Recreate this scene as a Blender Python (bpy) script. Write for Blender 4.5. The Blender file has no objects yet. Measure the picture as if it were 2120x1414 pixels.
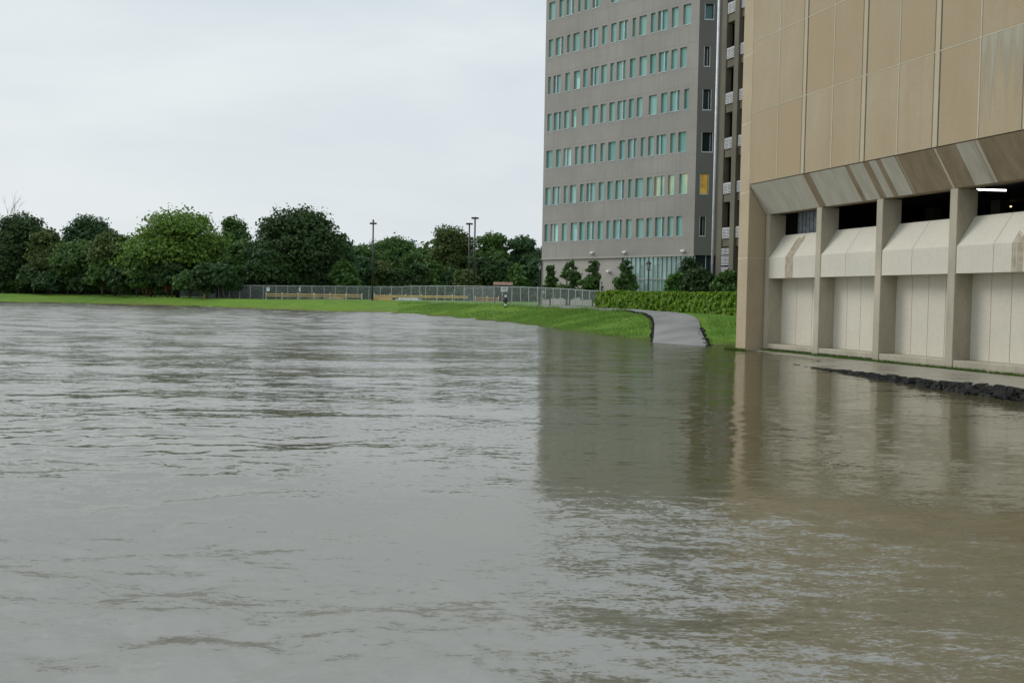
import bpy, math, random
import numpy as np
from mathutils import Vector, Matrix
from mathutils.bvhtree import BVHTree

random.seed(7)
RNG = np.random.default_rng(7)
scene = bpy.context.scene
COL = scene.collection
W, H = 2120.0, 1414.0
FPX = 2061.0
PITCH = math.atan(88.0 / FPX)
ROLL = 0.0175
CAM = Vector((0, 0, 2.2))

# ------------------------------------------------------------------ camera
Fv = Vector((0, math.cos(PITCH), -math.sin(PITCH)))
R0 = Vector((1, 0, 0)); U0 = Vector((0, math.sin(PITCH), math.cos(PITCH)))
Rv = R0 * math.cos(ROLL) + U0 * math.sin(ROLL)
Uv = U0 * math.cos(ROLL) - R0 * math.sin(ROLL)
cd = bpy.data.cameras.new('camera'); cam = bpy.data.objects.new('camera', cd); COL.objects.link(cam)
cd.sensor_width = 36.0; cd.lens = FPX / W * 36.0
cd.clip_start = 0.1; cd.clip_end = 9000
M = Matrix(((Rv.x, Uv.x, -Fv.x, CAM.x), (Rv.y, Uv.y, -Fv.y, CAM.y), (Rv.z, Uv.z, -Fv.z, CAM.z), (0, 0, 0, 1)))
cam.matrix_world = M
scene.camera = cam

def ray(px, py):
    return (Fv + Rv * ((px - W / 2) / FPX) + Uv * ((H / 2 - py) / FPX)).normalized()
def G(px, py, z=0.0):
    """surveyed point of the photograph on the level z"""
    d = ray(px, py); t = (z - CAM.z) / d.z
    return CAM + d * t
def D(px, py, dep):
    d = ray(px, py); return CAM + d * (dep / d.y)
def hor(px):            # image row of the horizon
    return 619.0 + math.tan(ROLL) * (px - 1060)

# ------------------------------------------------------------------ mesh helpers
class MB:
    def __init__(s): s.v = []; s.f = []; s.mi = []; s.col = []
    def quad(s, a, b, c, d, col=None):
        n = len(s.v); s.v += [tuple(a), tuple(b), tuple(c), tuple(d)]; s.f.append((n, n + 1, n + 2, n + 3)); s.col.append(col)
    def poly(s, pts, col=None):
        n = len(s.v); s.v += [tuple(p) for p in pts]; s.f.append(tuple(range(n, n + len(pts)))); s.col.append(col)
    def box(s, x0, x1, y0, y1, z0, z1, col=None):
        n = len(s.v)
        s.v += [(x0, y0, z0), (x1, y0, z0), (x1, y1, z0), (x0, y1, z0), (x0, y0, z1), (x1, y0, z1), (x1, y1, z1), (x0, y1, z1)]
        for q in ((0, 3, 2, 1), (4, 5, 6, 7), (0, 1, 5, 4), (1, 2, 6, 5), (2, 3, 7, 6), (3, 0, 4, 7)):
            s.f.append(tuple(n + i for i in q)); s.col.append(col)
    def prism(s, prof, x0, x1, col=None):
        """prof: list of (y,z), extruded along x"""
        n = len(s.v); k = len(prof)
        s.v += [(x0, p[0], p[1]) for p in prof] + [(x1, p[0], p[1]) for p in prof]
        s.f.append(tuple(n + i for i in range(k))); s.col.append(col)
        s.f.append(tuple(n + k + i for i in reversed(range(k)))); s.col.append(col)
        for i in range(k):
            j = (i + 1) % k
            s.f.append((n + i, n + k + i, n + k + j, n + j)); s.col.append(col)
    def tube(s, p0, p1, r0, r1=None, n=8, cap=True):
        r1 = r0 if r1 is None else r1
        p0 = Vector(p0); p1 = Vector(p1); d = (p1 - p0)
        if d.length < 1e-6: return
        d.normalize(); a = d.orthogonal().normalized(); b = d.cross(a)
        k = len(s.v)
        for p, r in ((p0, r0), (p1, r1)):
            for i in range(n):
                t = 2 * math.pi * i / n
                s.v.append(tuple(p + (a * math.cos(t) + b * math.sin(t)) * r))
        for i in range(n):
            j = (i + 1) % n
            s.f.append((k + i, k + j, k + n + j, k + n + i)); s.col.append(None)
        if cap:
            s.f.append(tuple(k + i for i in reversed(range(n)))); s.col.append(None)
            s.f.append(tuple(k + n + i for i in range(n))); s.col.append(None)
    def build(s, name, mat, parent=None, smooth=False, bevel=0):
        me = bpy.data.meshes.new(name); me.from_pydata(s.v, [], s.f); me.update()
        if any(c is not None for c in s.col):
            at = me.attributes.new('wear', 'FLOAT', 'FACE')
            at.data.foreach_set('value', [0.0 if c is None else float(c) for c in s.col])
        me.materials.append(mat)
        if smooth: me.polygons.foreach_set('use_smooth', [True] * len(me.polygons))
        o = bpy.data.objects.new(name, me); COL.objects.link(o)
        if parent: o.parent = parent
        if bevel:
            m = o.modifiers.new('bevel', 'BEVEL'); m.width = bevel; m.segments = 1; m.limit_method = 'ANGLE'
        return o

def mesh_np(name, V, F, mat, parent=None, smooth=False):
    me = bpy.data.meshes.new(name)
    V = np.asarray(V, dtype=np.float32); F = np.asarray(F, dtype=np.int32); k = F.shape[1]
    me.vertices.add(len(V)); me.vertices.foreach_set('co', V.ravel())
    me.loops.add(F.size); me.loops.foreach_set('vertex_index', F.ravel())
    me.polygons.add(len(F)); me.polygons.foreach_set('loop_start', np.arange(0, F.size, k, dtype=np.int32))
    me.polygons.foreach_set('use_smooth', np.full(len(F), smooth))
    me.update(calc_edges=True); me.materials.append(mat)
    o = bpy.data.objects.new(name, me); COL.objects.link(o)
    if parent: o.parent = parent
    return o

def tag(o, label=None, cat=None, group=None, kind=None):
    if label: o['label'] = label
    if cat: o['category'] = cat
    if group: o['group'] = group
    if kind: o['kind'] = kind
    return o
def thing(name, label, cat, loc=(0, 0, 0), rz=0.0, group=None):
    o = bpy.data.objects.new(name, None); COL.objects.link(o)
    o.location = loc; o.rotation_euler = (0, 0, rz); o.empty_display_size = 0.3
    return tag(o, label, cat, group)
def copy_tree(o, parent=None):
    c = o.copy(); COL.objects.link(c); c.parent = parent
    for ch in list(o.children): copy_tree(ch, c)
    return c

# ------------------------------------------------------------------ materials
class NT:
    def __init__(s, name):
        s.m = bpy.data.materials.new(name); s.m.use_nodes = True; s.t = s.m.node_tree; s.n = s.t.nodes; s.l = s.t.links
        s.b = s.n['Principled BSDF']
    def new(s, t, **kw):
        n = s.n.new(t)
        for k, v in kw.items(): setattr(n, k, v)
        return n
    def coord(s, scale=(1, 1, 1), out='Object', rot=(0, 0, 0)):
        tc = s.new('ShaderNodeTexCoord'); mp = s.new('ShaderNodeMapping'); mp.inputs['Scale'].default_value = scale
        mp.inputs['Rotation'].default_value = rot
        s.l.new(tc.outputs[out], mp.inputs[0]); return mp.outputs[0]
    def noise(s, vec, scale=1, detail=4, rough=.55, dist=0):
        n = s.new('ShaderNodeTexNoise'); n.inputs['Scale'].default_value = scale; n.inputs['Detail'].default_value = detail
        n.inputs['Roughness'].default_value = rough; n.inputs['Distortion'].default_value = dist
        s.l.new(vec, n.inputs['Vector']); return n.outputs['Fac']
    def ramp(s, fac, stops, interp='LINEAR'):
        r = s.new('ShaderNodeValToRGB'); r.color_ramp.interpolation = interp; e = r.color_ramp.elements
        while len(e) < len(stops): e.new(0.5)
        for i, (p, c) in enumerate(stops):
            e[i].position = p; e[i].color = (c, c, c, 1) if not hasattr(c, '__len__') else (*c, 1)
        s.l.new(fac, r.inputs[0]); return r.outputs[0]
    def mix(s, fac, a, b, typ='MIX'):
        n = s.new('ShaderNodeMix', data_type='RGBA', blend_type=typ)
        for sock, v in ((n.inputs[0], fac), (n.inputs[6], a), (n.inputs[7], b)):
            if hasattr(v, 'is_output'): s.l.new(v, sock)
            elif hasattr(v, '__len__'): sock.default_value = (*v, 1)
            else: sock.default_value = v
        return n.outputs[2]
    def math(s, op, a, b=0.5):
        n = s.new('ShaderNodeMath', operation=op)
        for sock, v in ((n.inputs[0], a), (n.inputs[1], b)):
            if hasattr(v, 'is_output'): s.l.new(v, sock)
            else: sock.default_value = v
        return n.outputs[0]
    def bump(s, h, strength=.3, dist=.05, normal=None):
        n = s.new('ShaderNodeBump'); n.inputs['Strength'].default_value = strength; n.inputs['Distance'].default_value = dist
        s.l.new(h, n.inputs['Height'])
        if normal: s.l.new(normal, n.inputs['Normal'])
        return n.outputs[0]
    def set(s, **kw):
        for k, v in kw.items():
            k = k.replace('_', ' ')
            sock = s.b.inputs[k]
            if hasattr(v, 'is_output'): s.l.new(v, sock)
            elif hasattr(v, '__len__'): sock.default_value = (*v, 1) if len(v) == 3 else v
            else: sock.default_value = v
        return s.m

def concrete(name, base, dark=.8, light=1.12, streak=.25, rough=.85, warm=None, blotch=(.5, .5, .5), face=0.0):
    t = NT(name); c = t.coord(blotch)
    n1 = t.noise(c, .8, 6, .65)
    lo = tuple(x * dark for x in base); hi = tuple(min(1, x * light) for x in base)
    if warm: lo = warm
    col = t.mix(t.ramp(n1, [(.35, 0), (.68, 1)]), lo, hi)
    st = t.noise(t.coord((3.0, 3.0, .12)), 1.0, 5, .6)        # rain streaks run down
    col = t.mix(t.math('MULTIPLY', t.ramp(st, [(.5, 0), (.75, 1)]), streak), col, tuple(x * .55 for x in base))
    fine = t.noise(t.coord((14, 14, 14)), 1.0, 3, .6)
    col = t.mix(.22, col, t.ramp(fine, [(.3, tuple(x * .7 for x in base)), (.7, tuple(min(1, x * 1.2) for x in base))]))
    if face:
        a = t.new('ShaderNodeAttribute', attribute_name='wear')
        col = t.mix(a.outputs['Fac'], col, warm or tuple(x * .8 for x in base))
    return t.set(Base_Color=col, Roughness=rough, Normal=t.bump(fine, .25, .01))

def plain(name, base, rough=.6, metal=0.0, var=.15, scale=3.0):
    t = NT(name); n = t.noise(t.coord((scale,) * 3), 1.0, 4, .6)
    col = t.ramp(n, [(.3, tuple(x * (1 - var) for x in base)), (.7, tuple(min(1, x * (1 + var)) for x in base))])
    return t.set(Base_Color=col, Roughness=rough, Metallic=metal)

def leafmat(name, a, b, c, sc=.35):
    t = NT(name)
    g = t.new('ShaderNodeNewGeometry')
    n = t.noise(t.coord((sc,) * 3), 1.0, 3, .6)
    col = t.mix(t.ramp(n, [(.35, 0), (.65, 1)]), a, b)
    col = t.mix(t.math('MULTIPLY', g.outputs['Random Per Island'], .55), col, c)
    t.set(Base_Color=col, Roughness=.55, Specular_IOR_Level=.25)
    tr = t.new('ShaderNodeBsdfTranslucent'); t.l.new(col, tr.inputs[0])
    mx = t.new('ShaderNodeMixShader'); mx.inputs[0].default_value = .28
    t.l.new(t.b.outputs[0], mx.inputs[1]); t.l.new(tr.outputs[0], mx.inputs[2])
    t.l.new(mx.outputs[0], t.n['Material Output'].inputs[0])
    return t.m

MAT = {}
MAT['panel'] = concrete('sand_concrete_panel', (.345, .288, .195), .80, 1.14, .22, .85, warm=(.335, .258, .155), face=1, blotch=(.5, .5, .22))
MAT['joint'] = concrete('pale_joint', (.45, .40, .30), .9, 1.1, .1)
MAT['rib'] = concrete('rib_concrete', (.42, .36, .25), .9, 1.08, .1)
MAT['dark_joint'] = plain('joint_shadow_gap', (.12, .11, .09), .9)
MAT['pier'] = concrete('sand_concrete_pier', (.38, .305, .20), .88, 1.1, .12)
MAT['column'] = concrete('grey_beige_column', (.40, .36, .275), .75, 1.12, .3, blotch=(1, 1, .5))
MAT['infill'] = concrete('off_white_panel', (.56, .525, .435), .93, 1.05, .08)
MAT['planter'] = concrete('off_white_parapet', (.54, .515, .43), .92, 1.05, .12)
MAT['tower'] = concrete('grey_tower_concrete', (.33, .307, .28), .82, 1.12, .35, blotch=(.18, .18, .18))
MAT['tower_side'] = concrete('shade_darkened_tower_concrete', (.13, .123, .112), .88, 1.1, .2, blotch=(.18, .18, .18))  # tower grey darkened: the corner face's shade is put into the colour
MAT['tower_base'] = concrete('grey_tower_base', (.40, .37, .335), .9, 1.1, .15, blotch=(.3, .3, .3))
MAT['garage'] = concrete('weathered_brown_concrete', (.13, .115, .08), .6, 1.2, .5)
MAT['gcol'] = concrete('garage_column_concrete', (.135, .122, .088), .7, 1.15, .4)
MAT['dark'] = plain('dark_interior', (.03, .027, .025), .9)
MAT['white_paint'] = plain('white_painted_metal', (.72, .72, .74), .4)
MAT['rail_paint'] = plain('weathered_white_rail', (.46, .46, .47), .5)
MAT['black_metal'] = plain('black_painted_metal', (.018, .018, .02), .45)
MAT['galv'] = plain('galvanised_steel', (.40, .43, .44), .5, .3)
MAT['yellow'] = plain('yellow_paint', (.62, .40, .10), .6, var=.3, scale=1)
MAT['orange'] = plain('orange_timber', (.50, .23, .08), .7, var=.35, scale=1)
MAT['tan_timber'] = plain('tan_timber', (.50, .38, .20), .7, var=.35, scale=1)
MAT['sign'] = plain('white_sign_face', (.75, .77, .78), .5, var=.05)
MAT['bark'] = plain('bark', (.09, .07, .05), .9, var=.4, scale=6)
MAT['rust'] = plain('dead_palm_frond', (.22, .09, .035), .9, var=.4)

def glassmat(name, base, rough=.06, metal=.0, spec=.5, sc=.4, var=.25):
    t = NT(name); n = t.noise(t.coord((sc, sc, sc * .4)), 1.0, 2, .5)
    col = t.ramp(n, [(.35, tuple(x * (1 - var) for x in base)), (.65, tuple(min(1, x * (1 + var)) for x in base))])
    return t.set(Base_Color=col, Roughness=rough, Metallic=metal, Specular_IOR_Level=spec)
MAT['teal'] = glassmat('teal_window_glass', (.26, .47, .42), .12, .15, var=.12, sc=.15)
MAT['teal_b'] = glassmat('teal_window_glass_soft', (.22, .44, .40), .15, .1, var=.15, sc=.2)
MAT['teal_c'] = glassmat('teal_window_glass_deep', (.19, .41, .36), .1, .2, var=.15, sc=.2)
MAT['teal_pale'] = glassmat('teal_glass_with_blind', (.42, .66, .60), .2, .1)
MAT['teal_dark'] = glassmat('teal_glass_dim', (.05, .14, .14), .1, .1)
MAT['dark_glass'] = glassmat('dark_window_glass', (.012, .018, .022), .25, 0, .25)
MAT['store'] = glassmat('pale_storefront_glass', (.33, .47, .44), .12, .35, var=.3, sc=.5)
def emit(name, c, s):
    t = NT(name); t.set(Base_Color=c); t.b.inputs['Emission Color'].default_value = (*c, 1); t.b.inputs['Emission Strength'].default_value = s; return t.m
MAT['tube'] = emit('fluorescent_tube_light', (1, .95, .92), 6)
MAT['tube_warm'] = emit('warm_tube_light', (1, .72, .36), 2.2)
t = NT('lit_office_window'); n = t.noise(t.coord((.8, .8, 1.2)), 1.0, 2, .5)
c_ = t.ramp(n, [(.3, (.20, .12, .012)), (.7, (.36, .23, .035))]); t.set(Base_Color=(.1, .07, .02), Roughness=.3)
t.l.new(c_, t.b.inputs['Emission Color']); t.b.inputs['Emission Strength'].default_value = .8; MAT['lit'] = t.m
t = NT('lit_teal_window'); n = t.noise(t.coord((1.6, 1.6, .5)), 1.0, 3, .6)
c_ = t.ramp(n, [(.35, (.18, .36, .30)), (.65, (.42, .46, .28))]); t.set(Base_Color=c_, Roughness=.12, Metallic=.6)
t.l.new(c_, t.b.inputs['Emission Color']); t.b.inputs['Emission Strength'].default_value = .25; MAT['lit_teal'] = t.m

LEAF = {
 'bright': leafmat('leaf_bright_green', (0.074, 0.155, 0.024), (0.115, 0.216, 0.027), (0.176, 0.270, 0.041)),
 'mid': leafmat('leaf_mid_green', (0.050, 0.115, 0.027), (0.075, 0.150, 0.030), (0.101, 0.176, 0.041)),
 'dark': leafmat('leaf_dark_green', (0.028, 0.064, 0.022), (0.045, 0.092, 0.024), (0.061, 0.108, 0.030)),
 'blue': leafmat('leaf_blue_green', (0.032, 0.080, 0.034), (0.050, 0.108, 0.038), (0.080, 0.145, 0.050)),
 'olive': leafmat('leaf_olive', (0.061, 0.101, 0.024), (0.081, 0.128, 0.030), (0.121, 0.162, 0.047)),
 'hedge': leafmat('leaf_hedge_yellow_green', (.10, .21, .02), (.15, .29, .022), (.26, .36, .03), .7),
 'bush': leafmat('leaf_bush_green', (0.047, 0.149, 0.024), (0.068, 0.176, 0.027), (0.121, 0.216, 0.041), .8),
}

# ------------------------------------------------------------------ world and sun
SUN_EL, SUN_AZ = math.radians(38), math.radians(-70)     # azimuth measured from +Y towards +X
w = bpy.data.worlds.new('World'); scene.world = w; w.use_nodes = True
wn, wl = w.node_tree.nodes, w.node_tree.links
bg = wn['Background']; bg.inputs[1].default_value = .1
sky = wn.new('ShaderNodeTexSky'); sky.sky_type = 'NISHITA'; sky.sun_disc = False
sky.sun_elevation = SUN_EL; sky.sun_rotation = SUN_AZ; sky.air_density = 1.5; sky.dust_density = 3
tc = wn.new('ShaderNodeTexCoord')
mp = wn.new('ShaderNodeMapping'); mp.inputs['Scale'].default_value = (1, 1, 3.2); mp.inputs['Rotation'].default_value = (0, .35, 0)
wl.new(tc.outputs['Generated'], mp.inputs[0])
n1 = wn.new('ShaderNodeTexNoise'); n1.inputs['Scale'].default_value = 2.3; n1.inputs['Detail'].default_value = 6; n1.inputs['Roughness'].default_value = .52; n1.inputs['Distortion'].default_value = .35
wl.new(mp.outputs[0], n1.inputs['Vector'])
rp = wn.new('ShaderNodeValToRGB'); e = rp.color_ramp.elements
e[0].position = .30; e[0].color = (.49, .56, .63, 1); e[1].position = .68; e[1].color = (.70, .75, .775, 1)
wl.new(n1.outputs['Fac'], rp.inputs[0])
# thinner, brighter cloud low over the horizon
sx = wn.new('ShaderNodeSeparateXYZ'); wl.new(tc.outputs['Generated'], sx.inputs[0])
mr = wn.new('ShaderNodeMapRange'); mr.inputs[1].default_value = .0; mr.inputs[2].default_value = .34; mr.inputs[3].default_value = .55; mr.inputs[4].default_value = 0
wl.new(sx.outputs[2], mr.inputs[0])
mh = wn.new('ShaderNodeMix'); mh.data_type = 'RGBA'; wl.new(mr.outputs[0], mh.inputs[0]); wl.new(rp.outputs[0], mh.inputs[6]); mh.inputs[7].default_value = (.76, .80, .80, 1)
mz = wn.new('ShaderNodeMapRange'); wl.new(sx.outputs[2], mz.inputs[0]); mz.inputs[1].default_value = .27; mz.inputs[2].default_value = .75; mz.inputs[3].default_value = 11.3; mz.inputs[4].default_value = 16
sc = wn.new('ShaderNodeMix'); sc.data_type = 'RGBA'; sc.blend_type = 'MULTIPLY'; sc.inputs[0].default_value = 1
wl.new(mh.outputs[2], sc.inputs[6]); sc.inputs[7].default_value = (9.6, 9.6, 9.6, 1); sc.clamp_result = False; wl.new(mz.outputs[0], sc.inputs[7])
mx = wn.new('ShaderNodeMix'); mx.data_type = 'RGBA'; mx.inputs[0].default_value = .96
wl.new(sky.outputs[0], mx.inputs[6]); wl.new(sc.outputs[2], mx.inputs[7]); wl.new(mx.outputs[2], bg.inputs[0])
sl = bpy.data.lights.new('sun', 'SUN'); sl.energy = 1.5; sl.angle = math.radians(25); sl.color = (1, .97, .92)
so = bpy.data.objects.new('sun', sl); COL.objects.link(so)
sd = Vector((math.sin(SUN_AZ) * math.cos(SUN_EL), math.cos(SUN_AZ) * math.cos(SUN_EL), math.sin(SUN_EL)))
so.rotation_euler = sd.to_track_quat('Z', 'Y').to_euler(); so.location = (0, 0, 60)
scene.view_settings.view_transform = 'Standard'; scene.view_settings.look = 'None'; scene.view_settings.exposure = 0.0

# ------------------------------------------------------------------ terrain (river bank, lawn)
KEY = [ # px, row of the waterline, row of the crest, level of the crest
 (-2600, 575, 561.5, 1.4), (-1500, 592, 580, 1.4), (-600, 611, 596, 1.5), (0, 625.7, 607.8, 1.5), (200, 629.8, 612, 1.47), (420, 636, 618, 1.35), (560, 641, 621, 1.37),
 (700, 646.5, 623, 1.47), (850, 651, 623.5, 1.6), (1000, 663, 628.6, 1.6), (1100, 673, 631.5, 1.58), (1170, 684, 634.5, 1.58),
 (1240, 694, 639.5, 1.50), (1310, 702, 642.5, 1.50), (1400, 712, 647.5, 1.45), (1525, 718, 652, 1.44), (1700, 722, 657, 1.42), (2200, 735, 664, 1.42), (3400, 762, 687, 1.42)]
kp = np.array(KEY)
px_s = np.concatenate([np.linspace(-2600, -60, 40), np.linspace(-50, 820, 150), np.linspace(824, 1560, 300), np.linspace(1580, 3400, 30)])
def smooth_interp(x, xs, ys):
    # monotone cubic (finite difference Hermite)
    m = np.gradient(ys, xs); i = np.clip(np.searchsorted(xs, x) - 1, 0, len(xs) - 2)
    h = xs[i + 1] - xs[i]; t = (x - xs[i]) / h
    return ((2*t**3-3*t**2+1)*ys[i] + (t**3-2*t**2+t)*h*m[i] + (-2*t**3+3*t**2)*ys[i+1] + (t**3-t**2)*h*m[i+1])
from mathutils import noise as mnoise
rowsV = []
TS = [0] + list(np.linspace(0, 1, 26)) + [1.0]
for px in px_s:
    yw = float(smooth_interp(px, kp[:, 0], kp[:, 1])); yc = float(smooth_interp(px, kp[:, 0], kp[:, 2])); zc = float(np.interp(px, kp[:, 0], kp[:, 3]))
    a = G(px, yw, 0.0); b = G(px, yc, zc)
    if b.y < a.y + 8 or b.y > a.y + 90: b = a + Vector((a.x, a.y, 0)).normalized() * 14; b.z = zc
    d = (b - a); dh = Vector((d.x, d.y, 0)); L = dh.length; dh.normalize()
    col = [a - dh * 40 + Vector((0, 0, -2.6)), a - dh * 6 + Vector((0, 0, -1.1))]
    nr = 30
    for k in range(nr):
        t = k / (nr - 1)
        p = a + Vector((d.x, d.y, 0)) * t
        rise = 0.78 * t + .22 * (1 - (1 - t) ** 2.2)   # slightly convex bank
        z = zc * rise
        m = math.sin(math.pi * min(1, t * 1.02)) ** .7
        if px > 830 and px < 1345:
            # mown wind-rows and washed ridges running down the bank
            s = mnoise.noise(Vector((p.x * .42 + p.y * .30, p.y * .12 - p.x * .05, 3.1)))
            z += m * (.20 * s + .07 * mnoise.noise(Vector((p.x * 1.3, p.y * .9, 0))))
        else:
            z += m * .05 * mnoise.noise(Vector((p.x * .3, p.y * .3, 0)))
        z += .05 * (1 - t) * mnoise.noise(Vector((p.x * .9, p.y * .6, 7)))
        col.append(Vector((p.x, p.y, z)))
    for ext, zz in ((6, zc + .03), (25, zc + .1), (120, 1.7), (700, 2.0), (6000, 0.0)):
        p = b + dh * ext; col.append(Vector((p.x, p.y, zz)))
    rowsV.append(col)
nc, nrw = len(rowsV), len(rowsV[0])
V = [tuple(p) for c in rowsV for p in c]
F = [(i * nrw + j, (i + 1) * nrw + j, (i + 1) * nrw + j + 1, i * nrw + j + 1) for i in range(nc - 1) for j in range(nrw - 1)]
t = NT('lawn_and_bank_grass')
c0 = t.coord((1, 1, 1)); big = t.noise(t.coord((.06, .06, .06)), 1, 4, .6); med = t.noise(t.coord((.7, .45, .7), rot=(0, 0, .5)), 1, 5, .65); fin = t.noise(t.coord((5, 5, 5)), 1, 4, .7)
col = t.mix(t.ramp(big, [(.38, 0), (.62, 1)]), (.080, .175, .020), (.125, .225, .022))
col = t.mix(t.ramp(med, [(.42, 0), (.60, .7)]), col, (.15, .235, .035))
col = t.mix(t.ramp(fin, [(.3, .55), (.6, 0)]), col, (.04, .09, .014))
# reddish-brown washed turf low on the far bank
sp = t.new('ShaderNodeSeparateXYZ'); t.l.new(c0, sp.inputs[0])
low = t.math('MULTIPLY', t.ramp(sp.outputs[2], [(.05, 1), (.62, 0)]), t.ramp(t.noise(t.coord((.05, .08, .1)), 1, 5, .6), [(.40, 0), (.60, 1)]))
far = t.new('ShaderNodeMapRange'); t.l.new(sp.outputs[1], far.inputs[0]); far.inputs[1].default_value = 95; far.inputs[2].default_value = 118
col = t.mix(t.math('MULTIPLY', t.math('MULTIPLY', low, far.outputs[0]), .75), col, (.15, .105, .045))
wet = t.math('MULTIPLY', t.ramp(t.math('ADD', sp.outputs[2], t.math('MULTIPLY', t.math('SUBTRACT', med, .5), .5)), [(.02, 1), (.20, 0)]), .8)
col = t.mix(wet, col, (.075, .068, .032))
t.set(Base_Color=col, Roughness=.9, Specular_IOR_Level=.1, Normal=t.bump(fin, .6, .08))
MAT['grass_ground'] = t.m
terr = MB(); terr.v = V; terr.f = F; terr.col = [None] * len(F)
ground = tag(terr.build('ground', t.m, smooth=True), kind='structure')
BV = BVHTree.FromPolygons([Vector(v) for v in V], F)
def T(px, py):
    h = BV.ray_cast(CAM, ray(px, py)); return h[0] if h[0] is not None else G(px, py, 1.4)
def gz(x, y):
    h = BV.ray_cast(Vector((x, y, 60)), Vector((0, 0, -1))); return h[0].z if h[0] is not None else 1.4
def at(px, dep):
    """ground point below image column px at a depth of dep metres"""
    p = D(px, hor(px), dep); return Vector((p.x, p.y, gz(p.x, p.y)))

# river bed and the shore behind the photographer
b = MB(); b.quad((-900, -900, -2.8), (900, -900, -2.8), (900, 900, -2.8), (-900, 900, -2.8))
tag(b.build('river_bed', plain('river_mud', (.10, .08, .05), .9)), kind='structure')
b = MB(); b.quad((-2500, -2500, 1.0), (2500, -2500, 1.0), (2500, -14, 1.0), (-2500, -14, 1.0)); b.quad((-2500, -14, 1.0), (2500, -14, 1.0), (2500, -8, -2.7), (-2500, -8, -2.7))
tag(b.build('near_shore', MAT['grass_ground']), kind='structure')

# ------------------------------------------------------------------ path
left = [(1348, 728), (1350, 716), (1352, 710), (1353, 704), (1354, 694), (1354.5, 684), (1355, 676), (1353, 667), (1347, 658), (1330, 651), (1308, 646.6), (1280, 644.6), (1241, 642.8), (1205, 640.6), (1160, 638.2), (1110, 635.8)]
right = [(1474, 731), (1466, 719), (1462, 712), (1460, 708), (1455, 697), (1450, 686), (1449, 678), (1447, 667), (1438, 658.5), (1421, 653), (1399, 649.6), (1371, 647.6), (1317, 644.2), (1255, 641.0), (1190, 637.2), (1110, 633.4)]
PL = [T(*p) for p in left]; PR = [T(*p) for p in right]
def resamp(P, n):
    out = []; L = [0]
    for a, b_ in zip(P, P[1:]): L.append(L[-1] + (b_ - a).length)
    for k in range(n):
        s = L[-1] * k / (n - 1); i = max(0, min(len(P) - 2, next((j for j in range(len(L) - 1) if L[j + 1] >= s), len(P) - 2)))
        f = (s - L[i]) / max(1e-6, L[i + 1] - L[i]); out.append(P[i].lerp(P[i + 1], f))
    return out
n = 70; PLr = resamp(PL, n); PRr = resamp(PR, n); b = MB(); nx = 9
grid = []
for a, c in zip(PLr, PRr):
    row = []
    for k in range(nx):
        p = a.lerp(c, k / (nx - 1)); row.append(Vector((p.x, p.y, 0)))
    zs = [gz(p.x, p.y) for p in row]; base = sum(zs) / nx
    for k, p in enumerate(row): p.z = .5 * base + .5 * zs[k] + .06 + .08 * min(1, len(grid) / 14)
    grid.append(row)
for i in range(n - 1):
    for k in range(nx - 1): b.quad(grid[i][k], grid[i][k + 1], grid[i + 1][k + 1], grid[i + 1][k])
    for k, s in ((0, 1), (nx - 1, -1)):
        p, q = grid[i][k], grid[i + 1][k]; dn = Vector((0, 0, -.5))
        b.quad(p, q, q + dn, p + dn)
t = NT('wet_grey_asphalt'); fi = t.noise(t.coord((9, 9, 9)), 1, 4, .7); bi = t.noise(t.coord((.35, .35, .35)), 1, 4, .6)
col = t.mix(t.ramp(bi, [(.35, 0), (.65, 1)]), (.155, .152, .144), (.225, .22, .208)); col = t.mix(.25, col, t.ramp(fi, [(.3, .10), (.7, .36)]))
sp = t.new('ShaderNodeSeparateXYZ'); t.l.new(t.coord(), sp.inputs[0])
t.set(Base_Color=col, Roughness=t.ramp(bi, [(.4, .35), (.6, .65)]), Normal=t.bump(fi, .3, .01)); MAT['path'] = t.m
tag(b.build('path', t.m, smooth=False), kind='structure')
# crumbled dark edge along the river side and the lower right end of the path
b = MB(); random.seed(3)
def chunk(b, p, sx, sy, sz, rz):
    c, s = math.cos(rz), math.sin(rz); n0 = len(b.v); pts = []
    for dz in (-1, 1):
        for dx, dy in ((-1, -1), (1, -1), (1, 1), (-1, 1)):
            k = (.75 if dz > 0 else 1) * random.uniform(.7, 1.15)
            x, y = dx * sx * k, dy * sy * k
            pts.append((p.x + x * c - y * s, p.y + x * s + y * c, p.z + dz * sz * random.uniform(.7, 1.2)))
    b.v += pts
    for q in ((0, 3, 2, 1), (4, 5, 6, 7), (0, 1, 5, 4), (1, 2, 6, 5), (2, 3, 7, 6), (3, 0, 4, 7)): b.f.append(tuple(n0 + i for i in q)); b.col.append(None)
for i, row in enumerate(grid):
    t_ = i / n; fw = grid[min(i + 1, n - 1)][0] - row[0]; rw = grid[min(i + 1, n - 1)][-1] - row[-1]
    if t_ < .48:
        for k in range(4):
            p = row[0] + fw * random.random() + Vector((random.uniform(-.12, .08), random.uniform(-.2, .2), -.09)); chunk(b, p, random.uniform(.05, .15), random.uniform(.06, .16), random.uniform(.04, .08), random.uniform(0, 3))
    if t_ < .14:
        for k in range(4):
            p = row[-1] + rw * random.random() + Vector((random.uniform(-.05, .12), random.uniform(-.2, .2), -.09)); chunk(b, p, random.uniform(.1, .2), random.uniform(.1, .25), random.uniform(.06, .12), random.uniform(0, 3))
t = NT('broken_asphalt'); fi = t.noise(t.coord((6, 6, 6)), 1, 5, .7)
t.set(Base_Color=t.ramp(fi, [(.35, (.008, .009, .008)), (.66, (.03, .029, .026)), (.8, (.10, .095, .08))]), Specular_IOR_Level=.2, Roughness=.8, Normal=t.bump(fi, .8, .03)); MAT['rubble'] = t.m
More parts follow.
